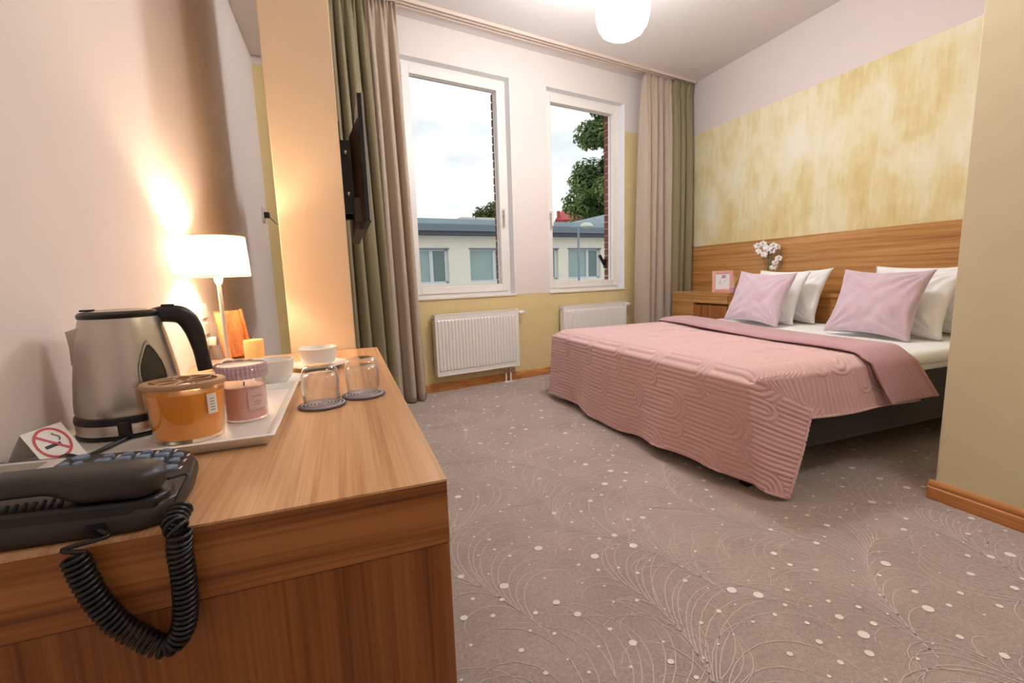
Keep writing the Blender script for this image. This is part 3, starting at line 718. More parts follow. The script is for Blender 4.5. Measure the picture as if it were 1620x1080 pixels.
# picture frame facing the room
def fr():
    c = onx(1143, 461, 3.51); r = thing('picture_frame', (c[0], c[1], ZL), 'small pink photo frame with a sketch on the nightstand', 'picture frame', rz=0)
    M = Matrix.Rotation(radians(-38), 4, 'Z') @ Matrix.Rotation(radians(-9), 4, 'X')
    PINKF = plain('pink_lacquer', (222, 164, 150), .35); w, h, b = .19, .215, .032
    g = G(); g.box(-w/2, -w/2+b, 0, .014, 0, h); g.box(w/2-b, w/2, 0, .014, 0, h); g.box(-w/2+b, w/2-b, 0, .014, 0, b); g.box(-w/2+b, w/2-b, 0, .014, h-b, h); g.xform(M); g.build('frame', PINKF, r, bevel=.003)
    G().box(-w/2+b-.002, w/2-b+.002, .006, .012, b-.002, h-b+.002).xform(M).build('print', plain('sketch_paper', (232, 230, 232), .6), r)
    # generic loose sketch: a few ink and blush marks
    ink = plain('sketch_ink', (70, 56, 66), .7); blush = plain('sketch_blush', (196, 140, 160), .7); gr = plain('sketch_grey', (170, 164, 174), .7)
    def marks(lst, m, nm):
        g = G()
        for x, z, a, b_ in lst:
            k = 10; g.add([(x+a*cos(2*pi*q/k), .0055, z+b_*sin(2*pi*q/k)) for q in range(k)], [tuple(range(k))])
        g.xform(M); g.build(nm, m, r)
    marks([(.012, .148, .018, .011)], blush, 'sketch_patch'); marks([(.004, .164, .008, .006), (.022, .163, .007, .006), (-.006, .146, .004, .008)], ink, 'sketch_mark')
    marks([(-.03, .10, .012, .004), (-.018, .088, .016, .003), (.012, .112, .004, .004), (.026, .116, .004, .003), (.018, .102, .006, .002), (.035, .135, .003, .003), (-.02, .12, .005, .006)], gr, 'sketch_line')
    G().box(-.012, .012, .014, .02, .02, .15).xform(M).box(-.01, .01, .075, .082, 0, .003).build('stand', plain('frame_back', (110, 84, 70), .7), r)
fr()
def diffuser():
    c = (3.475, 3.338, ZL); r = thing('reed_diffuser', (c[0], c[1], ZL), 'tiny lilac reed diffuser bottle with sticks beside the pink frame', 'reed diffuser')
    G().box(-.018, .018, -.018, .018, 0, .05).build('bottle', plain('lilac_glass', (196, 150, 176), .15), r, bevel=.004)
    G().lathe([(.009, .05), (.009, .066), (.011, .066), (.011, .07)], n=14).build('neck', plain('rattan', (226, 200, 160), .7), r, smooth=40)
    for a, b in ((-.6, .12), (1.0, .42), (.3, .3)): G().tube([(0, 0, .06), (sin(b)*.09*cos(a-2.2), -sin(b)*.09, .06+.1*cos(b))], .0026, 6).build('reed', MATS['rattan'], r)
diffuser()
def orchid():
    c = onx(1215, 452, 3.69); r = thing('orchid', (c[0], c[1], ZL), 'white orchid in flower on the headboard ledge behind the cushions', 'orchid')
    G().lathe([(.035, 0), (.045, .08), (.047, .085), (.040, .085), (.036, .07), (0, .07)], n=24).build('pot', WHITE_C, r, smooth=40)
    GR = plain('orchid_green', (92, 122, 62), .5, noise_amt=.15); LF = plain('orchid_leaf', (52, 82, 44), .4); PT = plain('orchid_petal', (244, 240, 240), .6); LIP = plain('orchid_lip', (120, 50, 90), .5)
    right = Vector((.68, -.73, 0))   # direction that reads as sideways from the bed foot
    for dx, hh in ((-.006, .44), (.012, .42)):
        b = right*dx; G().tube([(b.x, b.y, .07), (b.x, b.y, hh)], .0045, 8).build('stem', GR, r, smooth=True)
    def P(a, z, d=0.): v = right*a+Vector((-.73, -.68, 0))*d; return (v.x, v.y, z)
    G().tube(bez([P(-.004, .40), P(-.02, .445, .01), P(-.06, .45, .02), P(-.10, .43, .02)], 6), .003, 6).build('flower_spike', GR, r, smooth=True)
    G().tube(bez([P(.012, .39), P(.05, .42, .01), P(.085, .38, .02), P(.075, .30, .03), P(.04, .24, .03)], 6), .003, 6).build('flower_spike', GR, r, smooth=True)
    def petal(g, M, L, w):
        k0 = len(g.v)
        g.grid(lambda a, b: ((a*2-1)*w*sin(pi*min(.97, .12+b*.85))**.7, b*L, .010*sin(b*pi)-.008*(a*2-1)**2), 5, 6); g.xform(M, k0)
    fl = [(-.10, .425, .015), (-.085, .375, .03), (-.055, .44, .03), (-.03, .405, .035), (-.045, .345, .03), (.03, .42, .03), (.06, .405, .03), (.02, .375, .035), (.075, .305, .035), (.05, .265, .04), (.035, .225, .035), (-.01, .39, .04)]
    for i, (a, z, d) in enumerate(fl):
        p = Vector(P(a, z, d)); rot = Matrix.Rotation(radians(-43+random.uniform(-30, 30)), 4, 'Z') @ Matrix.Rotation(radians(78+random.uniform(-18, 18)), 4, 'X')
        g = G()
        for q, (L, w) in enumerate(((.034, .012), (.034, .019), (.033, .012), (.033, .012), (.034, .019))):
            ang = (0, 76, 140, 220, 284)[q]
            petal(g, Matrix.Translation(p) @ rot @ Matrix.Rotation(radians(ang), 4, 'Z'), L, w)
        f = g.build('flower', PT, r, smooth=True, solid=.001)
        if i in (2, 5, 7, 8, 6): 
            G().lathe([(0, -.004), (.006, 0), (.004, .008), (0, .01)], n=8).xform(Matrix.Translation(p) @ rot).build('lip', LIP, f, smooth=True)
    for an, L in ((2.5, .13), (5.6, .14), (4.2, .09), (1.0, .1)):
        g = G(); g.grid(lambda a, b: ((a*2-1)*.022*sin(pi*min(.98, .1+b*.88)), b*L, .03*sin(b*2.2)-.006*(1-(a*2-1)**2)), 5, 8); g.xform(Matrix.Translation((0, 0, .078)) @ Matrix.Rotation(an, 4, 'Z')); g.build('leaf', LF, r, smooth=True, solid=.002)
orchid()

# ================================================================== DESK AND WHAT STANDS ON IT
DZ = .73; DX0, DX1, DY0, DY1 = LX+.002, .104, .543, 1.822
dk = thing('desk', (-.2, 1.18, 0), 'long oak veneer desk against the left wall ending at the column', 'desk')
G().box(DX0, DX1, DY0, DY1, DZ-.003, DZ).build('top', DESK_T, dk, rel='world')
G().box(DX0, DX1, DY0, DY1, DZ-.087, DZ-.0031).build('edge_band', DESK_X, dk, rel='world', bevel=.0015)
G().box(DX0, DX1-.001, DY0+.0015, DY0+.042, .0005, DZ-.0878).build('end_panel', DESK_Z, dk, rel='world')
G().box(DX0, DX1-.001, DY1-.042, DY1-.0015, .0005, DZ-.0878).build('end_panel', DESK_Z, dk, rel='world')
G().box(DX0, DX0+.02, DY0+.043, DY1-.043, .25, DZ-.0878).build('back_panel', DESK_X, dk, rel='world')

# tray
TZ = DZ+.0065
ty = thing('serving_tray', (-.285, .985, DZ), 'white rectangular tray carrying the kettle and candles', 'tray')
g = G(); x0, x1, y0, y1 = -.462, -.119, .774, 1.192
def ring(i, z): return [(x0+i, y0+i, z), (x1-i, y0+i, z), (x1-i, y1-i, z), (x0+i, y1-i, z)]
rg = [ring(.014, DZ+.0003), ring(.0, DZ+.018), ring(.004, DZ+.0195), ring(.008, DZ+.0185), ring(.020, TZ)]
vs = [p for r_ in rg for p in r_]; fs = [(3, 2, 1, 0), (16, 17, 18, 19)]
for k in range(4):
    for i in range(4): fs.append((k*4+i, k*4+(i+1) % 4, k*4+4+(i+1) % 4, k*4+4+i))
g.add(vs, fs); g.build('tray_body', plain('white_melamine', (236, 231, 224), .25), ty, rel='world', bevel=.0012)

# kettle
def kettle():
    cx, cy = -.368, .972; a0 = radians(20)
    r = thing('kettle', (cx, cy, TZ), 'brushed steel electric kettle with black handle on the white tray', 'kettle', rz=a0)
    zb0 = .034
    prof = [(.0745, zb0+.002), (.0765, zb0+.01), (.0760, .06), (.0725, .095), (.0675, .13), (.0615, .165), (.0560, .192), (.0535, .2)]
    def rad(z):
        for (r0, z0), (r1, z1) in zip(prof, prof[1:]):
            if z0 <= z <= z1: return r0+(r1-r0)*(z-z0)/(z1-z0)
        return prof[-1][0]
    G().lathe(prof, n=56).build('body', STEEL, r, smooth=50)
    G().lathe([(.079, .0005), (.079, .006), (.076, .008)], n=48).build('base_foot', BLACK_P, r, smooth=40)
    G().lathe([(.0785, .008), (.0785, .024), (.077, .026)], n=48).build('power_base', STEEL, r, smooth=40)
    G().lathe([(.0792, .026), (.0795, .030), (.0785, .0355), (.075, .0365)], n=48).build('base_seam', BLACK_P, r, smooth=40)
    an = radians(-100)
    G().box(.070, .0835, -.009, .009, .004, .032).xform(Matrix.Rotation(an-a0*0, 4, 'Z')).build('switch', BLACK_P, r, bevel=.003)
    lid = G().lathe([(.0545, .198), (.056, .2005), (.056, .205), (.052, .2085), (.030, .2115), (0, .212)], n=44).build('lid', BLACK_P, r, smooth=45)
    G().lathe([(.045, .2096), (.030, .2122), (0, .2127)], n=40, cap=False).build('lid_plate', STEEL, lid, smooth=True)
    G().box(-.05, -.03, -.012, .012, .2105, .2135).build('lid_tab', BLACK_P, lid, bevel=.002)
    # spout towards -x: V-shaped beak
    g = G(); zt_, zl = .193, .122
    pts = []
    for sgn in (-1, 1):
        a = pi+sgn*radians(52); pts.append((rad(zt_)*1.0*cos(a), rad(zt_)*sin(a), zt_-.002))
    tip = (-.070, 0, .179); low = (-rad(zl)*1.005, 0, zl); m1 = (-rad(.15)-.012, 0, .145)
    t_ = .0022
    g.add([pts[0], tip, low, pts[1], (-.068, 0, .152)], [(0, 1, 4), (0, 4, 2), (3, 4, 1), (3, 2, 4)])
    g.build('spout', STEEL, r, solid=.0022)
    # handle
    path = bez([(.040, 0, .1965), (.066, 0, .199), (.089, 0, .193), (.102, 0, .168), (.109, 0, .128), (.113, 0, .088)], 8)
    nP = len(path); g = G(); vs = []
    for i, p in enumerate(path):
        tq = i/(nP-1); q = path[min(i+1, nP-1)]-path[max(i-1, 0)]; q /= np.linalg.norm(q); nn = np.array([-q[2], 0, q[0]])*-1
        th = .0125+.004*sin(pi*min(1, tq*1.25)); wd = .0135-.003*tq
        for k in range(14):
            a = 2*pi*k/14; c_, s_ = cos(a), sin(a); e = .7
            vs.append(p+nn*th*math.copysign(abs(c_)**e, c_)+np.array([0, 1, 0])*wd*math.copysign(abs(s_)**e, s_))
    g.add(vs, [(i*14+k, i*14+(k+1) % 14, (i+1)*14+(k+1) % 14, (i+1)*14+k) for i in range(nP-1) for k in range(14)]+[tuple(range(13, -1, -1)), tuple((nP-1)*14+k for k in range(14))])
    h = g.build('handle', BLACK_P, r, smooth=60)
    G().box(.058, .078, -.007, .007, .2105, .2165).build('lid_button', BLACK_P, h, bevel=.002)
    # handle joins the body
    g = G(); vs = []
    G().tube([(.050, 0, .196), (.0745, 0, .196)], .011, 10).build('handle_socket', BLACK_P, r, smooth=50)
    # water gauge: teardrop window wrapped on the wall
    def tear(sc, zc, out):
        L = []; n = 36
        for k in range(n):
            a = 2*pi*k/n; y = -cos(a); w = sin(a)*(1-.38*(y))*.5
            zz = zc+y*.040*sc; ww = w*.036*sc*(1.0 if y < .2 else (1-(y-.2)*.25)); ph = radians(-62)+ww/rad(min(.199, max(.04, zz)))
            rr_ = rad(zz)+out; L.append((rr_*cos(ph), rr_*sin(ph), zz))
        return L
    def ringmesh(A, B, nm, mat, par):
        n = len(A); return G().add(A+B, [(i, (i+1) % n, n+(i+1) % n, n+i) for i in range(n)]).build(nm, mat, par, smooth=True)
    zc = .112
    o1, o2 = tear(1.18, zc, .0006), tear(1.10, zc, .0028); i1 = tear(1.0, zc, .0026); i2 = tear(.97, zc, .0012)
    gf = ringmesh(o1, o2, 'gauge_frame', plain('grey_plastic', (134, 132, 130), .3), r); n = len(o1)
    ringmesh(o2, i1, 'gauge_rim', CHROME, gf)
    DG = plain('dark_gauge', (58, 52, 46), .12); n_ = len(i2)
    cpt = tear(.0, zc, .0014)[0]
    G().add(i2+tear(.5, zc, .0013)+[cpt], [(i, (i+1) % n_, n_+(i+1) % n_, n_+i) for i in range(n_)]+[(n_+i, n_+(i+1) % n_, 2*n_) for i in range(n_)]).build('gauge_pane', DG, r, smooth=True)
    # power cord from the base across the tray
    Mi = (Matrix.Translation((cx, cy, TZ)) @ Matrix.Rotation(a0, 4, 'Z')).inverted()
    G().tube(bez([(-.352, .893, TZ+.004), (-.360, .86, TZ+.004), (-.368, .83, TZ+.004), (-.374, .805, TZ+.006), (-.379, .786, TZ+.0165), (-.382, .774, TZ+.0175), (-.386, .7685, DZ+.012), (-.398, .7685, DZ+.0045), (-.43, .7685, DZ+.0045), (-.464, .7685, DZ+.0045)], 4), .0038, 8).xform(Mi).build('power_cord', BLACK_P, r, smooth=True)
kettle()

# amber candle jar with openwork lid
def jar():
    c = (-.256, .862); r = thing('candle_jar', (*c, TZ), 'oval amber glass candle jar with brown openwork lid on the tray', 'candle', rz=radians(-12))
    AM = NT('amber_wax'); v = AM.coord((1, 1, 1))
    AMB = AM.pbr(**{'Base Color': s2l((238, 158, 52)), 'Roughness': .25, 'Subsurface Weight': .25, 'Subsurface Radius': (.03, .012, .004), 'Coat Weight': .4})
    sx, sy = 1.06, .86
    G().lathe([(.0, .006), (.043, .006), (.046, .012), (.050, .05), (.0525, .079), (0, .0785)], n=44, sx=sx, sy=sy).build('wax', AMB, r, smooth=45)
    G().lathe([(.044, .0003), (.0465, .002), (.0475, .008), (.0515, .05), (.0545, .088), (.0530, .088)], n=48, sx=sx, sy=sy).build('glass_jar', glass('amber_glass', (1., .95, .84), 1.3, .3), r, smooth=45)
    BR = plain('brown_lid', (176, 138, 104), .5)
    g = G().lathe([(.046, .0885), (.0565, .0885), (.0572, .091), (.0565, .0955), (.055, .0965), (.046, .0965)], n=48, sx=sx, sy=sy, cap=False); g.lathe([(.046, .0965), (.046, .0885)], n=48, sx=sx, sy=sy, cap=False); lid = g.build('lid', BR, r, smooth=45)
    G().lathe([(.0, .0882), (.047, .0882), (.047, .0900), (0, .09)], n=36, sx=sx, sy=sy).build('lid_glass', GLASS, lid, smooth=45)
    g = G()
    for k in range(6):
        a = k*pi/3; pth = bez([(0.004*cos(a), .004*sin(a), .0945), (.02*cos(a+.5), .02*sin(a+.5), .0945), (.035*cos(a+.35), .035*sin(a+.35), .0945), (.050*cos(a), .046*sin(a), .0945)], 6); g.tube(pth, .0016, 5)
        pth = bez([(0.004*cos(a), .004*sin(a), .0945), (.02*cos(a-.5), .02*sin(a-.5), .0945), (.035*cos(a-.35), .035*sin(a-.35), .0945), (.050*cos(a), .046*sin(a), .0945)], 6); g.tube(pth, .0016, 5)
    g.build('lid_lattice', BR, lid, smooth=True)
    # small printed label on the side
    g = G(); g.grid(lambda a, b: (.0560*sx*cos(radians(-38+a*16)), .0560*sy*sin(radians(-38+a*16)), .045+b*.032), 8, 3); lb = g.build('label', plain('label_white', (234, 228, 220), .5), r, smooth=True)
    g = G()
    for k in range(5): g.grid(lambda a, b, k=k: (.0563*sx*cos(radians(-34+a*8)), .0563*sy*sin(radians(-34+a*8)), .05+k*.0045+b*.0014), 4, 2)
    g.build('label_print', plain('print_grey', (130, 124, 120), .6), lb)
jar()
def pink_candle():
    c = (-.188, .946); r = thing('scented_candle', (*c, TZ), 'pink wax candle in a ribbed lidded glass on the tray', 'candle')
    PW = plain('pink_wax', (226, 182, 164), .4); PG = glass('pink_glass', (.99, .94, .95), 1.5, .4)
    G().lathe([(0, .004), (.0325, .004), (.0325, .062), (0, .061)], n=36).build('wax', PW, r, smooth=45)
    G().lathe([(.033, .0003), (.0352, .002), (.0355, .008), (.0355, .078), (.034, .08)], n=40).build('glass_jar', PG, r, smooth=45)
    rip = lambda rr, z, a: rr*(1+.035*cos(a*36)) if rr > .036 else rr
    lid = G().lathe([(.034, .078), (.0400, .079), (.0405, .084), (.0395, .0865), (.0405, .089), (.0410, .094), (.0395, .0965), (.0405, .0985), (.0395, .1025), (.036, .1035)], n=108, rip=rip, cap=False).build('ribbed_lid', plain('lilac_crystal', (206, 178, 190), .12), r, smooth=30)
    G().lathe([(0, .1005), (.034, .1005), (.0375, .103)], n=40, cap=False).build('lid_disc', plain('cream_disc', (236, 214, 196), .4), lid, smooth=40)
    g = G(); g.grid(lambda a, b: (.0360*cos(radians(-72+a*62)), .0360*sin(radians(-72+a*62)), .022+b*.036), 12, 3); lb = g.build('label', plain('label_pink', (216, 184, 184), .5), r, smooth=True)
    g = G()
    for k, (a0, a1, z) in enumerate(((-62, -30, .045), (-58, -36, .035), (-58, -40, .030))): g.grid(lambda a, b, a0=a0, a1=a1, z=z: (.0363*cos(radians(a0+a*(a1-a0))), .0363*sin(radians(a0+a*(a1-a0))), z+b*.0012), 6, 2)
    g.build('label_print', plain('gold_print', (190, 140, 90), .4, .5), lb)
    G().tube([(0, 0, .06), (.001, 0, .069)], .001, 5).build('wick', BLACK_P, r)
pink_candle()

# cups on saucers
def cup(cx, cy, rt, h, rs, label, slabel):
    s = thing('saucer', (cx, cy, DZ), slabel, 'saucer', 'white saucers')
    G().lathe([(0, .0004), (.55*rs, .0004), (.6*rs, .003), (rs, .012), (rs*1.0, .0135), (.62*rs, .0062), (.35*rs, .005), (0, .005)], n=44).build('plate', WHITE_C, s, smooth=50)
    c = thing('cup', (cx, cy, DZ+.0052), label, 'cup', 'white porcelain cups')
    pr_ = [(0, .0), (.030, .0), (.033, .003), (rt*.80, .012), (rt*.90, .028), (rt*.97, h*.85), (rt, h), (rt-.002, h+.0008), (rt-.0035, h-.001), (rt*.88, .03), (rt*.74, .014), (0, .008)]
    G().lathe(pr_, n=48).build('bowl', WHITE_C, c, smooth=55)
    # handle turned to the wall side
    g = G().tube(bez([(-rt*.95, 0, h*.82), (-rt*1.25, 0, h*.85), (-rt*1.42, 0, h*.6), (-rt*1.2, 0, h*.34), (-rt*.86, 0, h*.3)], 6), .0042, 8); g.xform(Matrix.Rotation(radians(-75), 4, 'Z')); g.build('handle', WHITE_C, c, smooth=True)
cup(-.186, 1.272, .0525, .060, .078, 'white porcelain cup beside the tray, nearer the kettle', 'white saucer under the cup beside the tray')
cup(-.088, 1.475, .0565, .056, .082, 'white porcelain cup at the far end of the desk near the column', 'white saucer under the cup near the column')

# upturned tumblers on felt coasters
TUMB = glass('tumbler_glass', (.985, .985, .985), 2.0, .55)
def tumbler(cx, cy, label, clabel, sp):
    c = thing('coaster', (cx, cy, DZ), clabel, 'coaster', 'grey spiral coasters')
    CO = cloth('grey_cord', (96, 86, 92), 0, .2, (400, 400, 400), .4)
    G().lathe([(0, .0004), (.046, .0004), (.0475, .0022), (.046, .004), (0, .004)], n=44).build('disc', CO, c, smooth=45)
    g = G()
    pth = [(.0035*0+(.002+.0425*k/260)*cos(sp+k*.15), (.002+.0425*k/260)*sin(sp+k*.15), .0042) for k in range(260)]; g.tube(pth, .0015, 5); g.build('cord_spiral', plain('light_grey_cord', (206, 196, 198), .9), c, smooth=True)
    t = thing('tumbler', (cx, cy, DZ+.0053), label, 'glass', 'upturned drinking glasses')
    h = .081
    G().lathe([(0, .066), (.012, .0655), (.027, .0635), (.033, .058), (.0345, .05), (.0341, .02), (.0343, .0006), (.0350, 0), (.0356, .0006), (.0365, .02), (.0368, .05), (.0362, .062), (.0335, .073), (.0285, .079), (.02, h), (0, h)], n=56, cap=False).build('glass_wall', TUMB, t, smooth=True)
tumbler(-.060, .998, 'upturned clear tumbler on a coaster close to the tray corner', 'round grey spiral coaster close to the tray corner', .3)
tumbler(.024, 1.047, 'upturned clear tumbler on a coaster near the desk edge', 'round grey spiral coaster near the desk edge', 1.9)

# pillar candle
pc = thing('pillar_candle', (-.301, 1.732, DZ), 'short cream pillar candle with a wick in front of the wooden box', 'candle')
G().lathe([(0, 0), (.030, 0), (.0305, .003), (.0305, .068), (.029, .071), (.02, .0695), (0, .069)], n=36).build('wax', plain('ivory_wax', (240, 206, 140), .45, noise_amt=.04, scale=30, **{'Subsurface Weight': .2}), pc, smooth=45)
G().tube([(0, 0, .068), (.001, .001, .075), (.003, .001, .079)], .0009, 5).build('wick', plain('wick', (230, 220, 200), .8), pc)

# table lamp
def table_lamp():
    cx, cy = -.374, 1.70; r = thing('table_lamp', (cx, cy, DZ), 'lit table lamp with a white drum shade at the back of the desk', 'lamp')
    NK = plain('satin_nickel', (206, 200, 196), .3, .7)
    G().lathe([(0, .0004), (.050, .0004), (.052, .003), (.050, .007), (.02, .011), (.009, .02), (0, .02)], n=40).build('base', NK, r, smooth=45)
    G().lathe([(.0065, .015), (.0065, .262)], n=16).build('pole', NK, r, smooth=45)
    G().lathe([(.0065, .258), (.010, .262), (.0155, .288), (.0155, .30), (.008, .30)], n=24).build('lamp_holder', plain('holder_white', (240, 236, 230), .4), r, smooth=45)
    t = NT('lit_shade_fabric'); tl = t.n('ShaderNodeBsdfTranslucent', {'Color': (.95, .86, .74, 1)}); df = t.n('ShaderNodeBsdfDiffuse', {'Color': (.9, .85, .78, 1)})
    mx = t.n('ShaderNodeMixShader', {0: .24, 1: df.outputs[0], 2: tl.outputs[0]}); t.l(mx.outputs[0], t.out.inputs[0])
    z0, z1 = .285, .408
    sh = G().lathe([(.093, z0), (.087, z1)], n=56, cap=False).build('lamp_shade', t.m, r, smooth=True)
    for z, rr in ((z0, .093), (z1, .087)): G().tube([(rr*cos(2*pi*k/56), rr*sin(2*pi*k/56), z) for k in range(56)], .0018, 6, closed=True).build('shade_rim', plain('shade_tape', (236, 206, 170), .7), sh, smooth=True)
    g = G()
    for k in range(3): a = k*2*pi/3; g.tube([(.008*cos(a), .008*sin(a), .302), (.0925*cos(a), .0925*sin(a), .292)], .001, 5)
    g.build('shade_carrier', NK, r)
    bulb = G().lathe([(.009, .30), (.010, .306), (.015, .314), (.016, .320), (.012, .327), (0, .330)], n=20); bulb.build('bulb', emit('bulb_glow', (1, .72, .42), 10.), r, smooth=True)
    l = bpy.data.lights.new('lamp_light', 'POINT'); l.energy = LAMP_W; l.color = (1, .74, .50); l.shadow_soft_size = .02
    lo = bpy.data.objects.new('lamp_light', l); COL.objects.link(lo); lo.parent = r; lo.location = (0, 0, .350)
    return r
table_lamp()

# wooden menu holder leaning at the wall, white power adapter strip and cable, shells
def holder():
    r = thing('wooden_holder', (-.402, 1.786, DZ), 'orange brown wooden document holder leaning against the wall behind the lamp', 'holder')
    OR = wood('orange_wood', 'Z', (186, 112, 56), (162, 90, 38), (132, 68, 26), .4)
    M = Matrix.Translation((0, 0, .0005)) @ Matrix.Rotation(radians(-58), 4, 'Z') @ Matrix.Rotation(radians(-19), 4, 'Y')
    g = G(); g.box(-.006, .006, -.0, .085, .002, .175).xform(M).build('board', OR, r, bevel=.002)
    G().box(.006, .024, -.004, .016, .002, .165).xform(M).build('side_rail', plain('orange_wood_light', (214, 150, 88), .4, noise_amt=.08), r, bevel=.003)
    G().box(.006, .018, .078, .088, .002, .175).xform(M).build('side_rail', OR, r, bevel=.002)
    G().box(.006, .022, .016, .078, .002, .012).xform(M).build('bottom_rail', OR, r, bevel=.002)
holder()
def strip():
    c = onx(331, 520, LX+.02); r = thing('socket_panel', (LX+.0005, c[1], DZ+.06), 'white wall socket panel with a plugged cable behind the lamp', 'socket')
    W_ = plain('socket_white', (240, 232, 224), .35)
    G().box(0, .010, -.04, .04, -.035, .135).build('plate', W_, r, bevel=.003)
    for z in (-.02, .035, .09): G().box(.010, .014, -.03, .03, z-.005, z+.035).build('socket_insert', W_, r, bevel=.003)
    G().box(.014, .040, -.018, .018, -.012, .02).build('plug', W_, r, bevel=.006)
    g = G().tube(bez([(.04, 0, .004), (.06, .02, .012), (.085, .05, .006), (.11, .10, -.03), (.115, .13, -.055)], 8), .0028, 6); g.build('cable', W_, r, smooth=True)
strip()
# pale dried flowers / shells bowl behind the candle jars
def potpourri():
    d = thing('decor_plate', (-.335, 1.58, DZ), 'small dark plate of white shells on the desk in front of the lamp', 'plate')
    G().lathe([(0, .0005), (.04, .0005), (.058, .010), (.060, .013), (.056, .012), (.038, .004), (0, .004)], n=36).build('plate', plain('dark_plate', (70, 48, 46), .3), d, smooth=45)
    SH = plain('shell_white', (240, 228, 220), .45)
    for i, (a, b, sc, rot) in enumerate(((-.369, 1.56, 1.0, .3), (-.347, 1.572, 1.3, 1.0), (-.319, 1.58, 1.25, -.4), (-.295, 1.59, 1.1, .6), (-.342, 1.61, 1., 1.6))):
        s = thing('shell', (a, b, DZ+.0075), 'white scallop shell lying on the small dark plate', 'shell', 'white shells on the dark plate')
        g = G()
        def f(u, v):
            th = -1.2+2.4*u; rr_ = v*.019*sc*(1+.04*cos(th*14)); return (rr_*sin(th), .012*sc*sin(v*pi*.9)*1.0+.002, rr_*cos(th)*.9+.004)
        g.grid(f, 20, 8); g.xform(Matrix.Rotation(rot*.35, 4, 'Z') @ Matrix.Rotation(.25, 4, 'X')); zm = min(p[2] for p in g.v); g.v = [(x, y, z-zm) for x, y, z in g.v]
        g.build('valve', SH, s, smooth=True, solid=.0015)
potpourri()
# spoon and sugar sachets in front of the plate
sp = thing('spoon', (-.400, 1.485, DZ), 'pale wooden spoon lying on the desk behind the kettle', 'spoon')
SPW = plain('pale_wood', (226, 196, 168), .5)
G().tube([(-.03, .0, .008), (0, .004, .006), (.05, .012, .005), (.09, .02, .005)], .0045, 8).build('stick', SPW, sp, smooth=True)
G().lathe([(0, -.006), (.010, -.004), (.013, 0), (.010, .004), (0, .006)], n=16, sx=1.5).xform(Matrix.Translation((-.045, -.001, .0085))).build('bowl', SPW, sp, smooth=True)
for i, (x, y, a, colr, lab) in enumerate(((-.400, 1.405, .35, (176, 200, 214), 'pale blue sugar sachet on the desk behind the kettle'), (-.330, 1.425, -.1, (232, 228, 224), 'white sugar sachet with brown end on the desk behind the tray'))):
    s = thing('sugar_sachet', (x, y, DZ), lab, 'sachet', rz=a)
    g = G(); g.grid(lambda u, v: ((u-.5)*.075, (v-.5)*.03, .003+.0065*sin(pi*u)**.5*sin(pi*v)**.5), 12, 8); g.grid(lambda u, v: ((u-.5)*.075, (v-.5)*.03, .003-.0025*sin(pi*u)**.5*sin(pi*v)**.5), 12, 8)
    g.build('packet', plain('sachet_%s' % ('blue', 'white')[i], colr, .4), s, smooth=True)
    if i: G().box(.026, .037, -.0145, .0145, .002, .0105).build('printed_end', plain('brown_print', (150, 116, 92), .6), s, bevel=.003)

# no-smoking tent card
def sign():
    c = np.array([-.424, .826, TZ])
    r = thing('no_smoking_sign', c, 'folded white tent card with a red no smoking symbol standing behind the telephone', 'sign', rz=radians(72))
    PA = plain('white_card', (222, 214, 206), .6); RD = plain('sign_red', (186, 22, 30), .5); BK = plain('sign_black', (26, 24, 24), .6); GY = plain('sign_grey', (120, 116, 116), .6)
    a = radians(31); Lh, w = .060, .060
    M = Matrix.Translation((0, -Lh*sin(a), 0)) @ Matrix.Rotation(-a, 4, 'X')
    G().box(-w/2, w/2, 0, .0006, .0004, Lh).xform(M).build('front_leaf', PA, r)
    M2 = Matrix.Translation((0, Lh*sin(a), 0)) @ Matrix.Rotation(a, 4, 'X')
    G().box(-w/2, w/2, -.0006, 0, .0004, Lh).xform(M2).build('back_leaf', PA, r)
    zc = .034; ro, ri = .025, .0212; n = 44
    g = G().add([(ro*cos(2*pi*k/n), -.0004, zc+ro*sin(2*pi*k/n)) for k in range(n)]+[(ri*cos(2*pi*k/n), -.0004, zc+ri*sin(2*pi*k/n)) for k in range(n)], [(k, (k+1) % n, n+(k+1) % n, n+k) for k in range(n)])
    d = radians(45); k_ = .0017
    p = [(ri*cos(d)*s1+k_*s2*-sin(d), zc-ri*sin(d)*s1*-1*-1+k_*s2*-cos(d)) for s1, s2 in ((-1, -1), (1, -1), (1, 1), (-1, 1))]
    g.add([(x, -.0007, z) for x, z in p], [(0, 1, 2, 3)]); g.xform(M); g.build('prohibition_ring', RD, r)
    g = G().add([(-.014, -.0003, zc-.0065), (.009, -.0003, zc-.0065), (.009, -.0003, zc-.0015), (-.014, -.0003, zc-.0015)], [(0, 1, 2, 3)]); g.xform(M); g.build('cigarette', BK, r)
    g = G().tube([(.010+.003*sin(t*5), -.0003, zc+.001+t*.013) for t in [k/10 for k in range(11)]], .0011, 5); g.xform(M); g.build('smoke', GY, r)
sign()

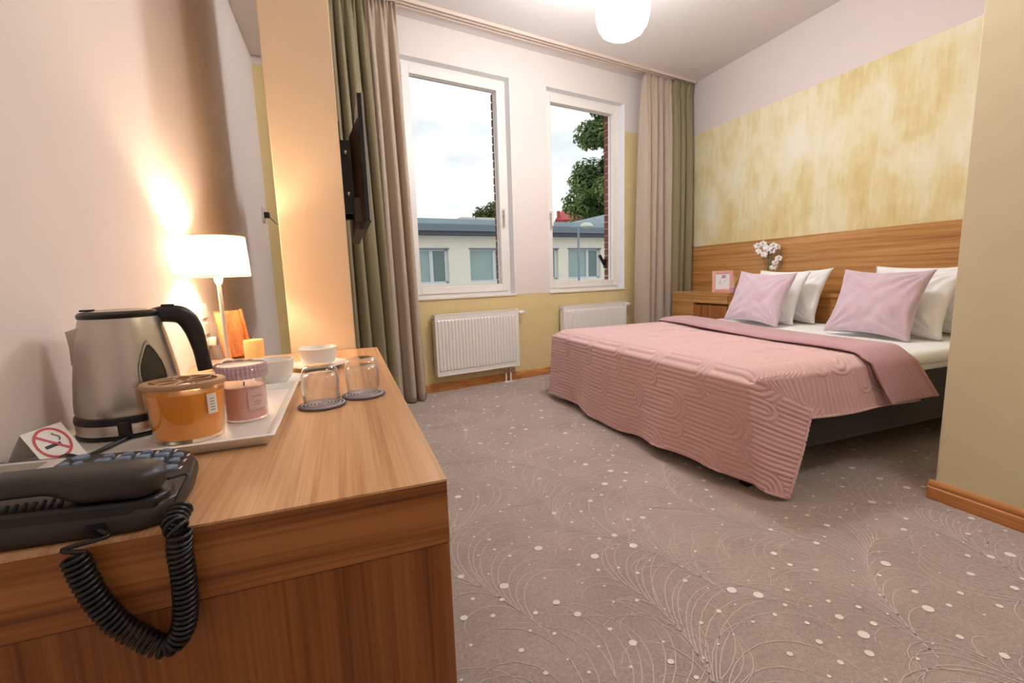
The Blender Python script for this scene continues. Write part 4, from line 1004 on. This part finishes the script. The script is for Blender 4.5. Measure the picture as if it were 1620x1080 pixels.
# telephone ---------------------------------------------------------
def phone():
    r = thing('telephone', (-.31, .655, DZ), 'black corded desk telephone with grey blue keys at the desk corner', 'telephone')
    o = np.array([-.31, .655])
    # body outline in plan (world coordinates)
    out = [(-.455, .566), (-.22, .548), (-.200, .556), (-.190, .575), (-.193, .64), (-.203, .698), (-.216, .728), (-.245, .752), (-.30, .761), (-.455, .764)]
    pl = [(x-o[0], y-o[1]) for x, y in out]
    def ztop(x, y): return .018+.012*max(0, min(1, (-.19-x)/.26))+.003*(.78-y)/.2
    inner = [((x-o[0])*.985, (y-o[1])*.97, ztop(x, y)+.004) for x, y in out]
    mid = [(x, y, ztop(x+o[0], y+o[1])-.003) for x, y in pl]
    n = len(pl); vs = [(x*.97, y*.965, .0004) for x, y in pl]+[(x, y, .008) for x, y in pl]+mid+inner
    g = G().add(vs, [tuple(reversed(range(n))), tuple(range(3*n, 4*n))]+[(k*n+i, k*n+(i+1) % n, (k+1)*n+(i+1) % n, (k+1)*n+i) for k in range(3) for i in range(n)])
    body = g.build('body', DARK_P, r, smooth=40, bevel=.002)
    # cradle on the near side, holds the handset
    g = G(); cr = [(-.455, .566), (-.225, .549), (-.203, .556), (-.195, .572), (-.200, .60), (-.22, .612), (-.455, .628)]
    g.prism([(x-o[0], y-o[1]) for x, y in cr], .01, .04, [(x-o[0], y-o[1], .033+.010*max(0, min(1, (-.2-x)/.15))) for x, y in cr]); g.build('cradle', BLACK_P, r, bevel=.004)
    # handset: arched bar running along x
    def hs(u, v):
        x = -.458+u*.262
        e = min(1, (1-u)/.10); e0 = min(1, u/.10+.02)
        rr_ = sqrt(max(0, 1-(1-min(e, e0))**2))
        bulge = 1 if u > .70 or u < .2 else .72
        s_ = min(1, max(0, (u-.60)/.14)); s2 = min(1, max(0, (.3-u)/.14)); end = max(s_*s_*(3-2*s_), s2)
        hw = (.0215+.006*end)*max(.05, rr_); hh_t = .013*max(.05, rr_); hh_b = (.010+.013*end)*max(.05, rr_)
        a = 2*pi*v; ca, sa = cos(a), sin(a); q = .75
        zc = .053+.004*sin(pi*u)
        y = .590-.018*(u)*1+math.copysign(abs(ca)**q, ca)*hw+.008*(1-u)
        z = zc+(math.copysign(abs(sa)**q, sa)*(hh_t if sa > 0 else hh_b))
        return (x-o[0], y-o[1], z)
    g = G(); nu, nvv = 44, 20
    vs = [hs(i/(nu-1), j/nvv) for i in range(nu) for j in range(nvv)]
    g.add(vs, [(i*nvv+j, (i+1)*nvv+j, (i+1)*nvv+(j+1) % nvv, i*nvv+(j+1) % nvv) for i in range(nu-1) for j in range(nvv)]+[tuple(range(nvv)), tuple((nu-1)*nvv+j for j in range(nvv))])
    g.build('handset', DARK_P, r, smooth=55)
    g = G()   # ribbed grip under the handset
    for k in range(22): x = -.44+k*.0072; g.tube([(x-o[0], .5655-o[1], .033), (x+.006-o[0], .5665-o[1], .044)], .0016, 5)
    g.build('grip_ribs', BLACK_P, r, smooth=True)
    # display panel
    DS = plain('display_silver', (190, 180, 172), .4); LC = plain('lcd_grey', (134, 124, 110), .2)
    def pz(x, y, d): return ztop(x, y)+.004+d
    def plate(x0, x1, y0, y1, h, nm, mat, par, bev=.0015, sk=0.):
        c = [(x0, y0), (x1, y0), (x1+sk, y1), (x0+sk, y1)]
        g = G().hexa([(x-o[0], y-o[1], pz(x, y, -.004)) for x, y in c]+[(x-o[0], y-o[1], pz(x, y, h)) for x, y in c]); return g.build(nm, mat, par, bevel=bev)
    d = plate(-.450, -.364, .655, .750, .0015, 'display_bezel', DS, r); plate(-.444, -.378, .668, .738, .0022, 'display_screen', LC, d, .0005)
    KEY = plain('key_grey_blue', (112, 128, 150), .45); PRT = plain('print_white', (214, 208, 204), .6)
    # keypad: four columns running away from the handset
    for i in range(4):
        for j in range(4):
            x = -.321+i*.0215; y = .650+j*.0205; plate(x, x+.0155, y, y+.0125, .0045, 'key', KEY, r, .0018)
    for i in range(4): 
        x = -.314+i*.0215; y = .737
        g = G().lathe([(.0062, -.003), (.0062, .003), (.004, .0045), (0, .005)], n=16, sx=1.0, sy=.75); g.xform(Matrix.Translation((x-o[0], y-o[1], pz(x, y, 0)))); g.build('function_key', KEY, r, smooth=45)
        plate(x+.009, x+.0115, y-.004, y+.006, .0004, 'caption', PRT, r, 0)
    for x, y, sx in ((-.2285, .712, 1.), (-.2265, .690, 1.), (-.2235, .662, 1.4)):
        g = G().lathe([(.0062*sx, -.003), (.0062*sx, .003), (.004*sx, .0045), (0, .005)], n=18); g.xform(Matrix.Translation((x-o[0], y-o[1], pz(x, y, 0)))); g.build('function_key', KEY, r, smooth=45)
        plate(x+.010, x+.0125, y-.004, y+.006, .0004, 'caption', PRT, r, 0)
    for x, y, sx in ((-.346, .742, 1.5), (-.352, .716, .9), (-.338, .716, .9), (-.352, .698, .9), (-.338, .698, .9)):
        g = G().lathe([(.0062*sx, -.003), (.0062*sx, .003), (.004*sx, .0045), (0, .005)], n=18); g.xform(Matrix.Translation((x-o[0], y-o[1], pz(x, y, 0)))); g.build('navigation_key', KEY, r, smooth=45)
    plate(-.345, -.331, .672, .682, .0006, 'caption', PRT, r, 0)
    # cord
    ry = DY0-.016
    w = lambda p: p-np.array([o[0], o[1], DZ])
    st = np.array([-.252, .549, DZ+.012])
    key = [(118, 880), (135, 918), (158, 955), (190, 988), (228, 1010), (258, 1022), (280, 1010), (292, 985), (294, 950), (290, 905), (284, 870), (284, 842)]
    path = [ony(x, y, ry) for x, y in key]
    path += [np.array([-.1835, DY0-.008, DZ+.010]), np.array([-.1815, DY0+.012, DZ+.018])]
    P = bez(path, 40); P = np.array(P); seg = np.r_[0, np.cumsum(np.linalg.norm(np.diff(P, axis=0), axis=1))]; Ltot = seg[-1]
    turns = int(Ltot/.0056); npt = turns*12; ss = np.linspace(0, Ltot, npt); C = np.stack([np.interp(ss, seg, P[:, k]) for k in range(3)], -1)
    T = np.gradient(C, axis=0); T /= np.linalg.norm(T, axis=1, keepdims=True); n1 = np.cross(T, [0, 1, .001]); n1 /= np.linalg.norm(n1, axis=1, keepdims=True); n2 = np.cross(T, n1)
    an = np.arange(npt)*2*pi/12; Rr = .0098
    hel = C+n1*(np.cos(an)*Rr)[:, None]+n2*(np.sin(an)*Rr)[:, None]
    g = G().tube([w(p) for p in hel], .0023, 6); g.build('coiled_cord', BLACK_P, r, smooth=True)
    p0, p1 = hel[0], hel[-1]
    G().tube([w(p) for p in bez([st, st+np.array([.012, -.012, -.004]), ony(98, 870, ry), p0], 8)], .0024, 6).build('cord_end', BLACK_P, r, smooth=True)
    G().tube([w(p) for p in bez([p1, p1+np.array([.004, .012, .012]), np.array([-.182, .585, DZ+.042]), np.array([-.198, .576, DZ+.044])], 8)], .0018, 6).build('cord_end', BLACK_P, r, smooth=True)
    G().box(-.262-o[0], -.246-o[0], .5465-o[1], .552-o[1], .007, .017).build('cord_jack', BLACK_P, r)
phone()

# ------------------------------------------------------------------ television on the column
def tv():
    r = thing('television', (.08, 2.4, 1.2), 'black flat television on a wall bracket at the column side', 'television')
    GL = plain('tv_black', (28, 27, 28), .25); BK = plain('tv_back', (74, 58, 50), .4); SL = plain('tv_silver', (170, 168, 172), .25, .8); SC = plain('tv_screen', (12, 12, 14), .12)
    y0, y1, z0, z1 = 1.985, 2.80, 1.232, 1.722; xs = .128
    G().box(xs-.022, xs, y0, y1, z0, z1).build('front_housing', GL, r, rel='world', bevel=.003)
    G().box(xs, xs+.002, y0+.02, y1-.02, z0+.03, z1-.02).build('screen', SC, r, rel='world')
    g = G(); g.box(xs-.005, xs+.004, y0-.005, y0+.004, z0, z1); g.box(xs-.001, xs+.0025, y1-.003, y1+.002, z0, z1); g.box(xs-.001, xs+.0025, y0, y1, z0-.002, z0+.003); g.build('bezel', SL, r, rel='world')
    q = [(y0+.03, z0-.02), (y1-.03, z0-.02), (y1-.03, z1-.08), (y0+.03, z1-.08)]; q2 = [(y0+.09, z0+.0), (y1-.09, z0+.0), (y1-.09, z1-.14), (y0+.09, z1-.14)]
    g = G().hexa([(xs-.022, a, b) for a, b in q]+[(xs-.058, a, b) for a, b in q2]); g.build('rear_cover', BK, r, rel='world', bevel=.004)
    G().box(xs-.062, xs-.02, y0+.05, y1-.05, z0-.035, z0+.10).build('speaker_box', BK, r, rel='world', bevel=.006)
    g = G()
    for k in range(5): g.box(xs-.058+k*.007, xs-.055+k*.007, y0+.049, y0+.052, z0-.03, z0+.0)
    g.build('vents', GL, r, rel='world')
    m = G().box(.0275, .034, 2.02, 2.34, 1.30, 1.62).build('wall_plate', BLACK_P, r, rel='world')
    for y in (2.06, 2.26): G().box(.034, xs-.056, y, y+.03, 1.27, 1.56).build('bracket_rail', BLACK_P, r, rel='world')
    for z in (1.34, 1.50): G().tube([(.05, 2.0, z), (.05, 2.36, z)], .006, 8).build('tilt_bar', CHROME, r, rel='world', smooth=True)
tv()
def wall_socket():
    c = onx(416, 340, LX); r = thing('wall_socket', (LX+.0005, c[1], c[2]), 'wall socket with a black plug and thin cable to the television', 'socket')
    G().box(0, .008, -.045, .045, -.05, .05).build('plate', plain('socket_beige', (206, 190, 176), .5), r, bevel=.003)
    G().box(.008, .04, -.018, .02, -.02, .018).build('plug', BLACK_P, r, bevel=.005)
    e = np.array([-.17, 2.68, 1.32])
    p0 = np.array([LX+.0005, c[1], c[2]]); G().tube([np.array(q)-p0 for q in bez([p0+np.array([.035, 0, -.01]), p0+np.array([.07, -.1, -.05]), p0*.55+e*.45+np.array([0, 0, -.045]), e], 8)], .003, 6).build('cable', BLACK_P, r, smooth=True)
wall_socket()

# ================================================================== OUTSIDE
GRD = -1.4
tag(G().box(-40, 90, 4.6+.8, 110, GRD-.2, GRD).build('ground', plain('asphalt', (170, 168, 164), .95, noise_amt=.15, scale=2)), kind='structure', label='grey yard outside the windows')
FS, FY = .11, 17.8-.11*2.8
_fc = 1/sqrt(1+FS*FS); FN = np.array([-FS*_fc, _fc]); 
def fpt(X, o, z): return (X+FN[0]*o, FY+FS*X+FN[1]*o, z)
class FG(G):
    def fbox(s, a, b, o0, o1, z0, z1):
        q = [fpt(a, o0, 0), fpt(b, o0, 0), fpt(b, o1, 0), fpt(a, o1, 0)]; return s.hexa([(p[0], p[1], z0) for p in q]+[(p[0], p[1], z1) for p in q])
b = thing('neighbour_building', fpt(7, 3, GRD), 'low cream building with grey metal eaves across the yard', 'building')
WL = plain('cream_render', (236, 230, 214), .9, noise_amt=.03, scale=3); ZN = plain('zinc_sheet', (150, 166, 174), .45, .2, noise_amt=.12, scale=1.2); GT = plain('gutter_grey', (112, 124, 136), .5); SF = plain('soffit_shaded', (78, 84, 94), .7)
wins = [(2.2, 3.99), (4.89, 6.68), (7.29, 9.07), (9.6, 11.385), (12.2, 13.98)]
g = FG(); zb0, zt0 = .85, 2.18; xa = -6
g.fbox(-6, 20, .0, 4.5, GRD, zb0); g.fbox(-6, 20, 0, 4.5, zt0, 2.80)
for (p, q) in wins+[(20, 20)]: g.fbox(xa, p, 0, 4.5, zb0, zt0); xa = q
for (p, q) in wins: g.fbox(p, q, .35, 4.5, zb0, zt0)
g.build('wall', WL, b, rel='world')
FG().fbox(-6.3, 20.3, -.42, 0.0, 2.70, 2.84).build('soffit', SF, b, rel='world')  # shadow under the eaves is painted in as a dark soffit colour
FG().fbox(-6.3, 20.3, -.50, -.36, 2.84, 2.95).fbox(-6.3, 20.3, -.44, -.2, 2.95, 3.10).build('gutter', GT, b, rel='world')
FG().fbox(-6.3, 20.3, -.40, 4.6, 3.10, 3.30).build('roof', ZN, b, rel='world')
g = FG(); g.add([fpt(9.6, .0, 3.30), fpt(20, .0, 3.30), fpt(20, 4.4, 3.30), fpt(9.6, 4.4, 3.30), fpt(15, 2.2, 4.45), fpt(20, 2.2, 4.45)], [(0, 1, 5, 4), (1, 2, 5), (2, 3, 4, 5), (3, 0, 4), (3, 2, 1, 0)]); g.build('hip_roof', ZN, b, rel='world')
for p, q in ((4.66, 5.27), (5.36, 6.2)): FG().fbox(p, q, .2, 1.2, 3.30, 3.47).build('skylight', plain('skylight_pale', (214, 208, 196), .6), b, rel='world', bevel=.02)
WG = plain('office_glass', (150, 172, 168), .12, spec=.6, noise_amt=.06, scale=1.5); WG2 = plain('office_glass_dark', (110, 128, 124), .12); WF = plain('office_frame', (208, 212, 218), .5)
for (p, q) in wins:
    fr_ = FG(); w = .07; mu = p+(q-p)*.62
    fr_.fbox(p, p+.04, .12, .2, zb0, zt0); fr_.fbox(q-.13, q, .12, .2, zb0, zt0); fr_.fbox(p, q, .12, .2, zt0-.06, zt0); fr_.fbox(p, q, .12, .2, zb0, zb0+.08); fr_.fbox(mu-.07, mu+.07, .11, .2, zb0, zt0)
    wf = fr_.build('window', WF, b, rel='world')
    FG().fbox(p+.04, mu-.07, .16, .18, zb0+.08, zt0-.06).build('pane', WG, wf, rel='world'); FG().fbox(mu+.07, q-.13, .16, .18, zb0+.08, zt0-.06).build('pane', WG2, wf, rel='world')
    FG().fbox(p-.04, q+.04, -.04, .10, zt0, zt0+.04).build('lintel', GT, wf, rel='world')
# street lamp in the yard
d = ray(916, 438); d /= hypot(d[0], d[1]); dist = 13.; sx_, sy_ = d[0]*dist, d[1]*dist; zh = EYE[2]+.103*dist
sl_ = thing('street_lamp', (sx_, sy_, GRD), 'grey street lamp with a pale mushroom head in the yard', 'street lamp')
PG_ = plain('lamp_post_grey', (132, 144, 160), .5)
hgt = zh-GRD; side_ = np.array([cos(radians(-29)), sin(radians(-29))])
G().tube(bez([(0, 0, 0), (0, 0, hgt*.5), (0, 0, hgt-.15), (side_[0]*.06, side_[1]*.06, hgt-.02), (side_[0]*.14, side_[1]*.14, hgt+.02)], 6), lambda t: .034-.008*t, 10).build('post', PG_, sl_, smooth=True)
M = Matrix.Translation((side_[0]*.22, side_[1]*.22, hgt+.0)) @ Matrix.Rotation(radians(-29), 4, 'Z')
G().lathe([(.16, 0), (.155, .035), (.12, .08), (.055, .105), (0, .11)], n=28, sx=1.15, sy=.7).xform(M).build('head', plain('lamp_head', (206, 214, 202), .4), sl_, smooth=60)
G().lathe([(0, -.06), (.08, -.048), (.13, -.018), (.145, 0)], n=28, sx=1.15, sy=.7).xform(M).build('diffuser', plain('lamp_diffuser', (176, 180, 160), .3), sl_, smooth=60)
# exterior spot on the brick jamb
jb = wpt(Q2[1], TH+.10, 0); e1 = onx(945, 387, jb[0]-.055)
es = thing('outdoor_spotlight', (jb[0], jb[1], 1.08), 'black tubular outdoor spotlight fixed to the brick window jamb', 'outdoor lamp')
A_ = np.array([jb[0]-.012, jb[1], 1.095]); B_ = np.array([jb[0]-.085, jb[1]-.01, 1.205])
G().tube([A_, B_], .018, 14).build('tube', BLACK_P, es, rel='world', smooth=40)
G().box(jb[0]-.016, jb[0]-.0005, jb[1]-.02, jb[1]+.02, 1.06, 1.16).build('bracket', BLACK_P, es, rel='world')

# trees
def tree(name, base, trunk_h, blobs, nleaf, ls, cols, label, seed):
    R = random.Random(seed); r = thing(name, base, label, 'tree')
    TK = plain('bark', (84, 70, 58), .9)
    top = max(c[2]+c[3]*.5 for c in blobs)
    tr_ = G().tube([(0, 0, 0), (.1, .05, trunk_h*.6), (0, 0, top)], lambda t: .32*(1-t*.85), 10)
    tk = tr_.build('trunk', TK, r, smooth=True)
    for c in blobs[:9]: G().tube([(0, 0, max(trunk_h*.7, c[2]-2.2)), (c[0]*.5, c[1]*.5, c[2]-.6), (c[0], c[1], c[2])], lambda t: .11*(1-t*.8), 6).build('branch', TK, r, smooth=True)
    t = NT(name+'_leaf'); oi = t.n('ShaderNodeTexCoord'); nz = t.noise(oi.outputs['Object'], 1.3, 3); nz2 = t.noise(oi.outputs['Object'], 9., 2)
    sm = t.n('ShaderNodeMath', {0: nz, 1: nz2}, operation='ADD'); hf = t.n('ShaderNodeMath', {0: sm.outputs[0], 1: .5}, operation='MULTIPLY').outputs[0]
    cc = t.ramp(hf, [(.36, s2l(cols[0])), (.5, s2l(cols[1])), (.64, s2l(cols[2]))])
    df = t.n('ShaderNodeBsdfPrincipled', {'Base Color': cc, 'Roughness': .55, 'Specular IOR Level': .3}); tl = t.n('ShaderNodeBsdfTranslucent', {'Color': cc}); mx = t.n('ShaderNodeMixShader', {0: .35, 1: df.outputs[0], 2: tl.outputs[0]}); t.l(mx.outputs[0], t.out.inputs[0])
    vs, fs = [], []; tot = sum(c[3]**2 for c in blobs)
    for c in blobs:
        for _ in range(int(nleaf*c[3]**2/tot)):
            u = R.uniform(-1, 1); a = R.uniform(0, 2*pi); q = sqrt(1-u*u); rr_ = c[3]*(R.random()**.38)
            p = Vector((c[0]+rr_*q*cos(a), c[1]+rr_*q*sin(a), c[2]+rr_*u*.8))
            n = Vector((q*cos(a)+R.uniform(-.6, .6), q*sin(a)+R.uniform(-.6, .6), u+.6+R.uniform(-.5, .5))).normalized()
            x = n.orthogonal().normalized(); x.rotate(Matrix.Rotation(R.uniform(0, 6.28), 3, n)); y = n.cross(x); s = ls*R.uniform(.6, 1.3)
            o = len(vs); vs += [p-x*s, p-y*s*.45-n*s*.1, p+x*s, p+y*s*.45-n*s*.1]; fs.append((o, o+1, o+2, o+3))
    g = G(); g.add(vs, fs); f = g.build('foliage', t.m, r); f['kind'] = 'stuff'; return r
R = random.Random(5); bl = []
for i in range(64):
    t_ = R.random(); z = 5.0+9.0*t_; rad_ = 3.6*(1-.62*t_**1.4); a = R.uniform(0, 6.28); q = rad_*sqrt(R.uniform(.15, 1)); bl.append((q*cos(a), q*sin(a), z, R.uniform(1.0, 1.5)))
az = radians(33.1); tree('chestnut_tree', (35*sin(az), 35*cos(az), GRD), 4.5, bl, 42000, .20, ((62, 84, 50), (108, 132, 76), (164, 182, 118)), 'tall dense green chestnut tree rising behind the cream building', 2)
bl = []
for i in range(16): a = R.uniform(0, 6.28); q = R.uniform(.2, 2.2); bl.append((q*cos(a), q*sin(a), R.uniform(4.5, 9.2), R.uniform(.8, 1.2)))
az = radians(19.4); tree('small_tree', (46*sin(az), 46*cos(az), GRD), 4., bl, 4200, .22, ((52, 62, 34), (88, 104, 54), (140, 150, 88)), 'loose olive green tree showing above the flat roof', 9)
# distant red building
d = ray(897, 342); d /= hypot(d[0], d[1]); D_ = 70.; rx, ry_ = d[0]*D_, d[1]*D_
rb = thing('red_building', (rx, ry_, GRD), 'distant red brick house with red tiled roof and dormers', 'building', rz=radians(-26))
RBK = plain('red_brick_far', (176, 84, 78), .9, noise_amt=.1, scale=2); RRF = plain('red_tile_far', (196, 96, 92), .8, noise_amt=.12, scale=3); RWN = plain('far_window', (222, 214, 204), .5)
G().box(-1.6, 3.0, -1, 6, 0, 10.6).build('wall', RBK, rb)
G().add([(-1.8, -1.2, 10.6), (3.2, -1.2, 10.6), (3.2, 6.2, 10.6), (-1.8, 6.2, 10.6), (-.6, 2.5, 12.6), (2.6, 2.5, 12.6)], [(0, 1, 5, 4), (1, 2, 5), (2, 3, 4, 5), (3, 0, 4), (3, 2, 1, 0)]).build('roof', RRF, rb)
G().box(-1.5, -1.0, -.9, -.2, 10.6, 11.9).build('chimney', RBK, rb)
for x in (-1.1, .1, 1.3): wv = G().box(x, x+.5, -1.06, -1.0, 9.5, 10.3).build('window', RWN, rb)
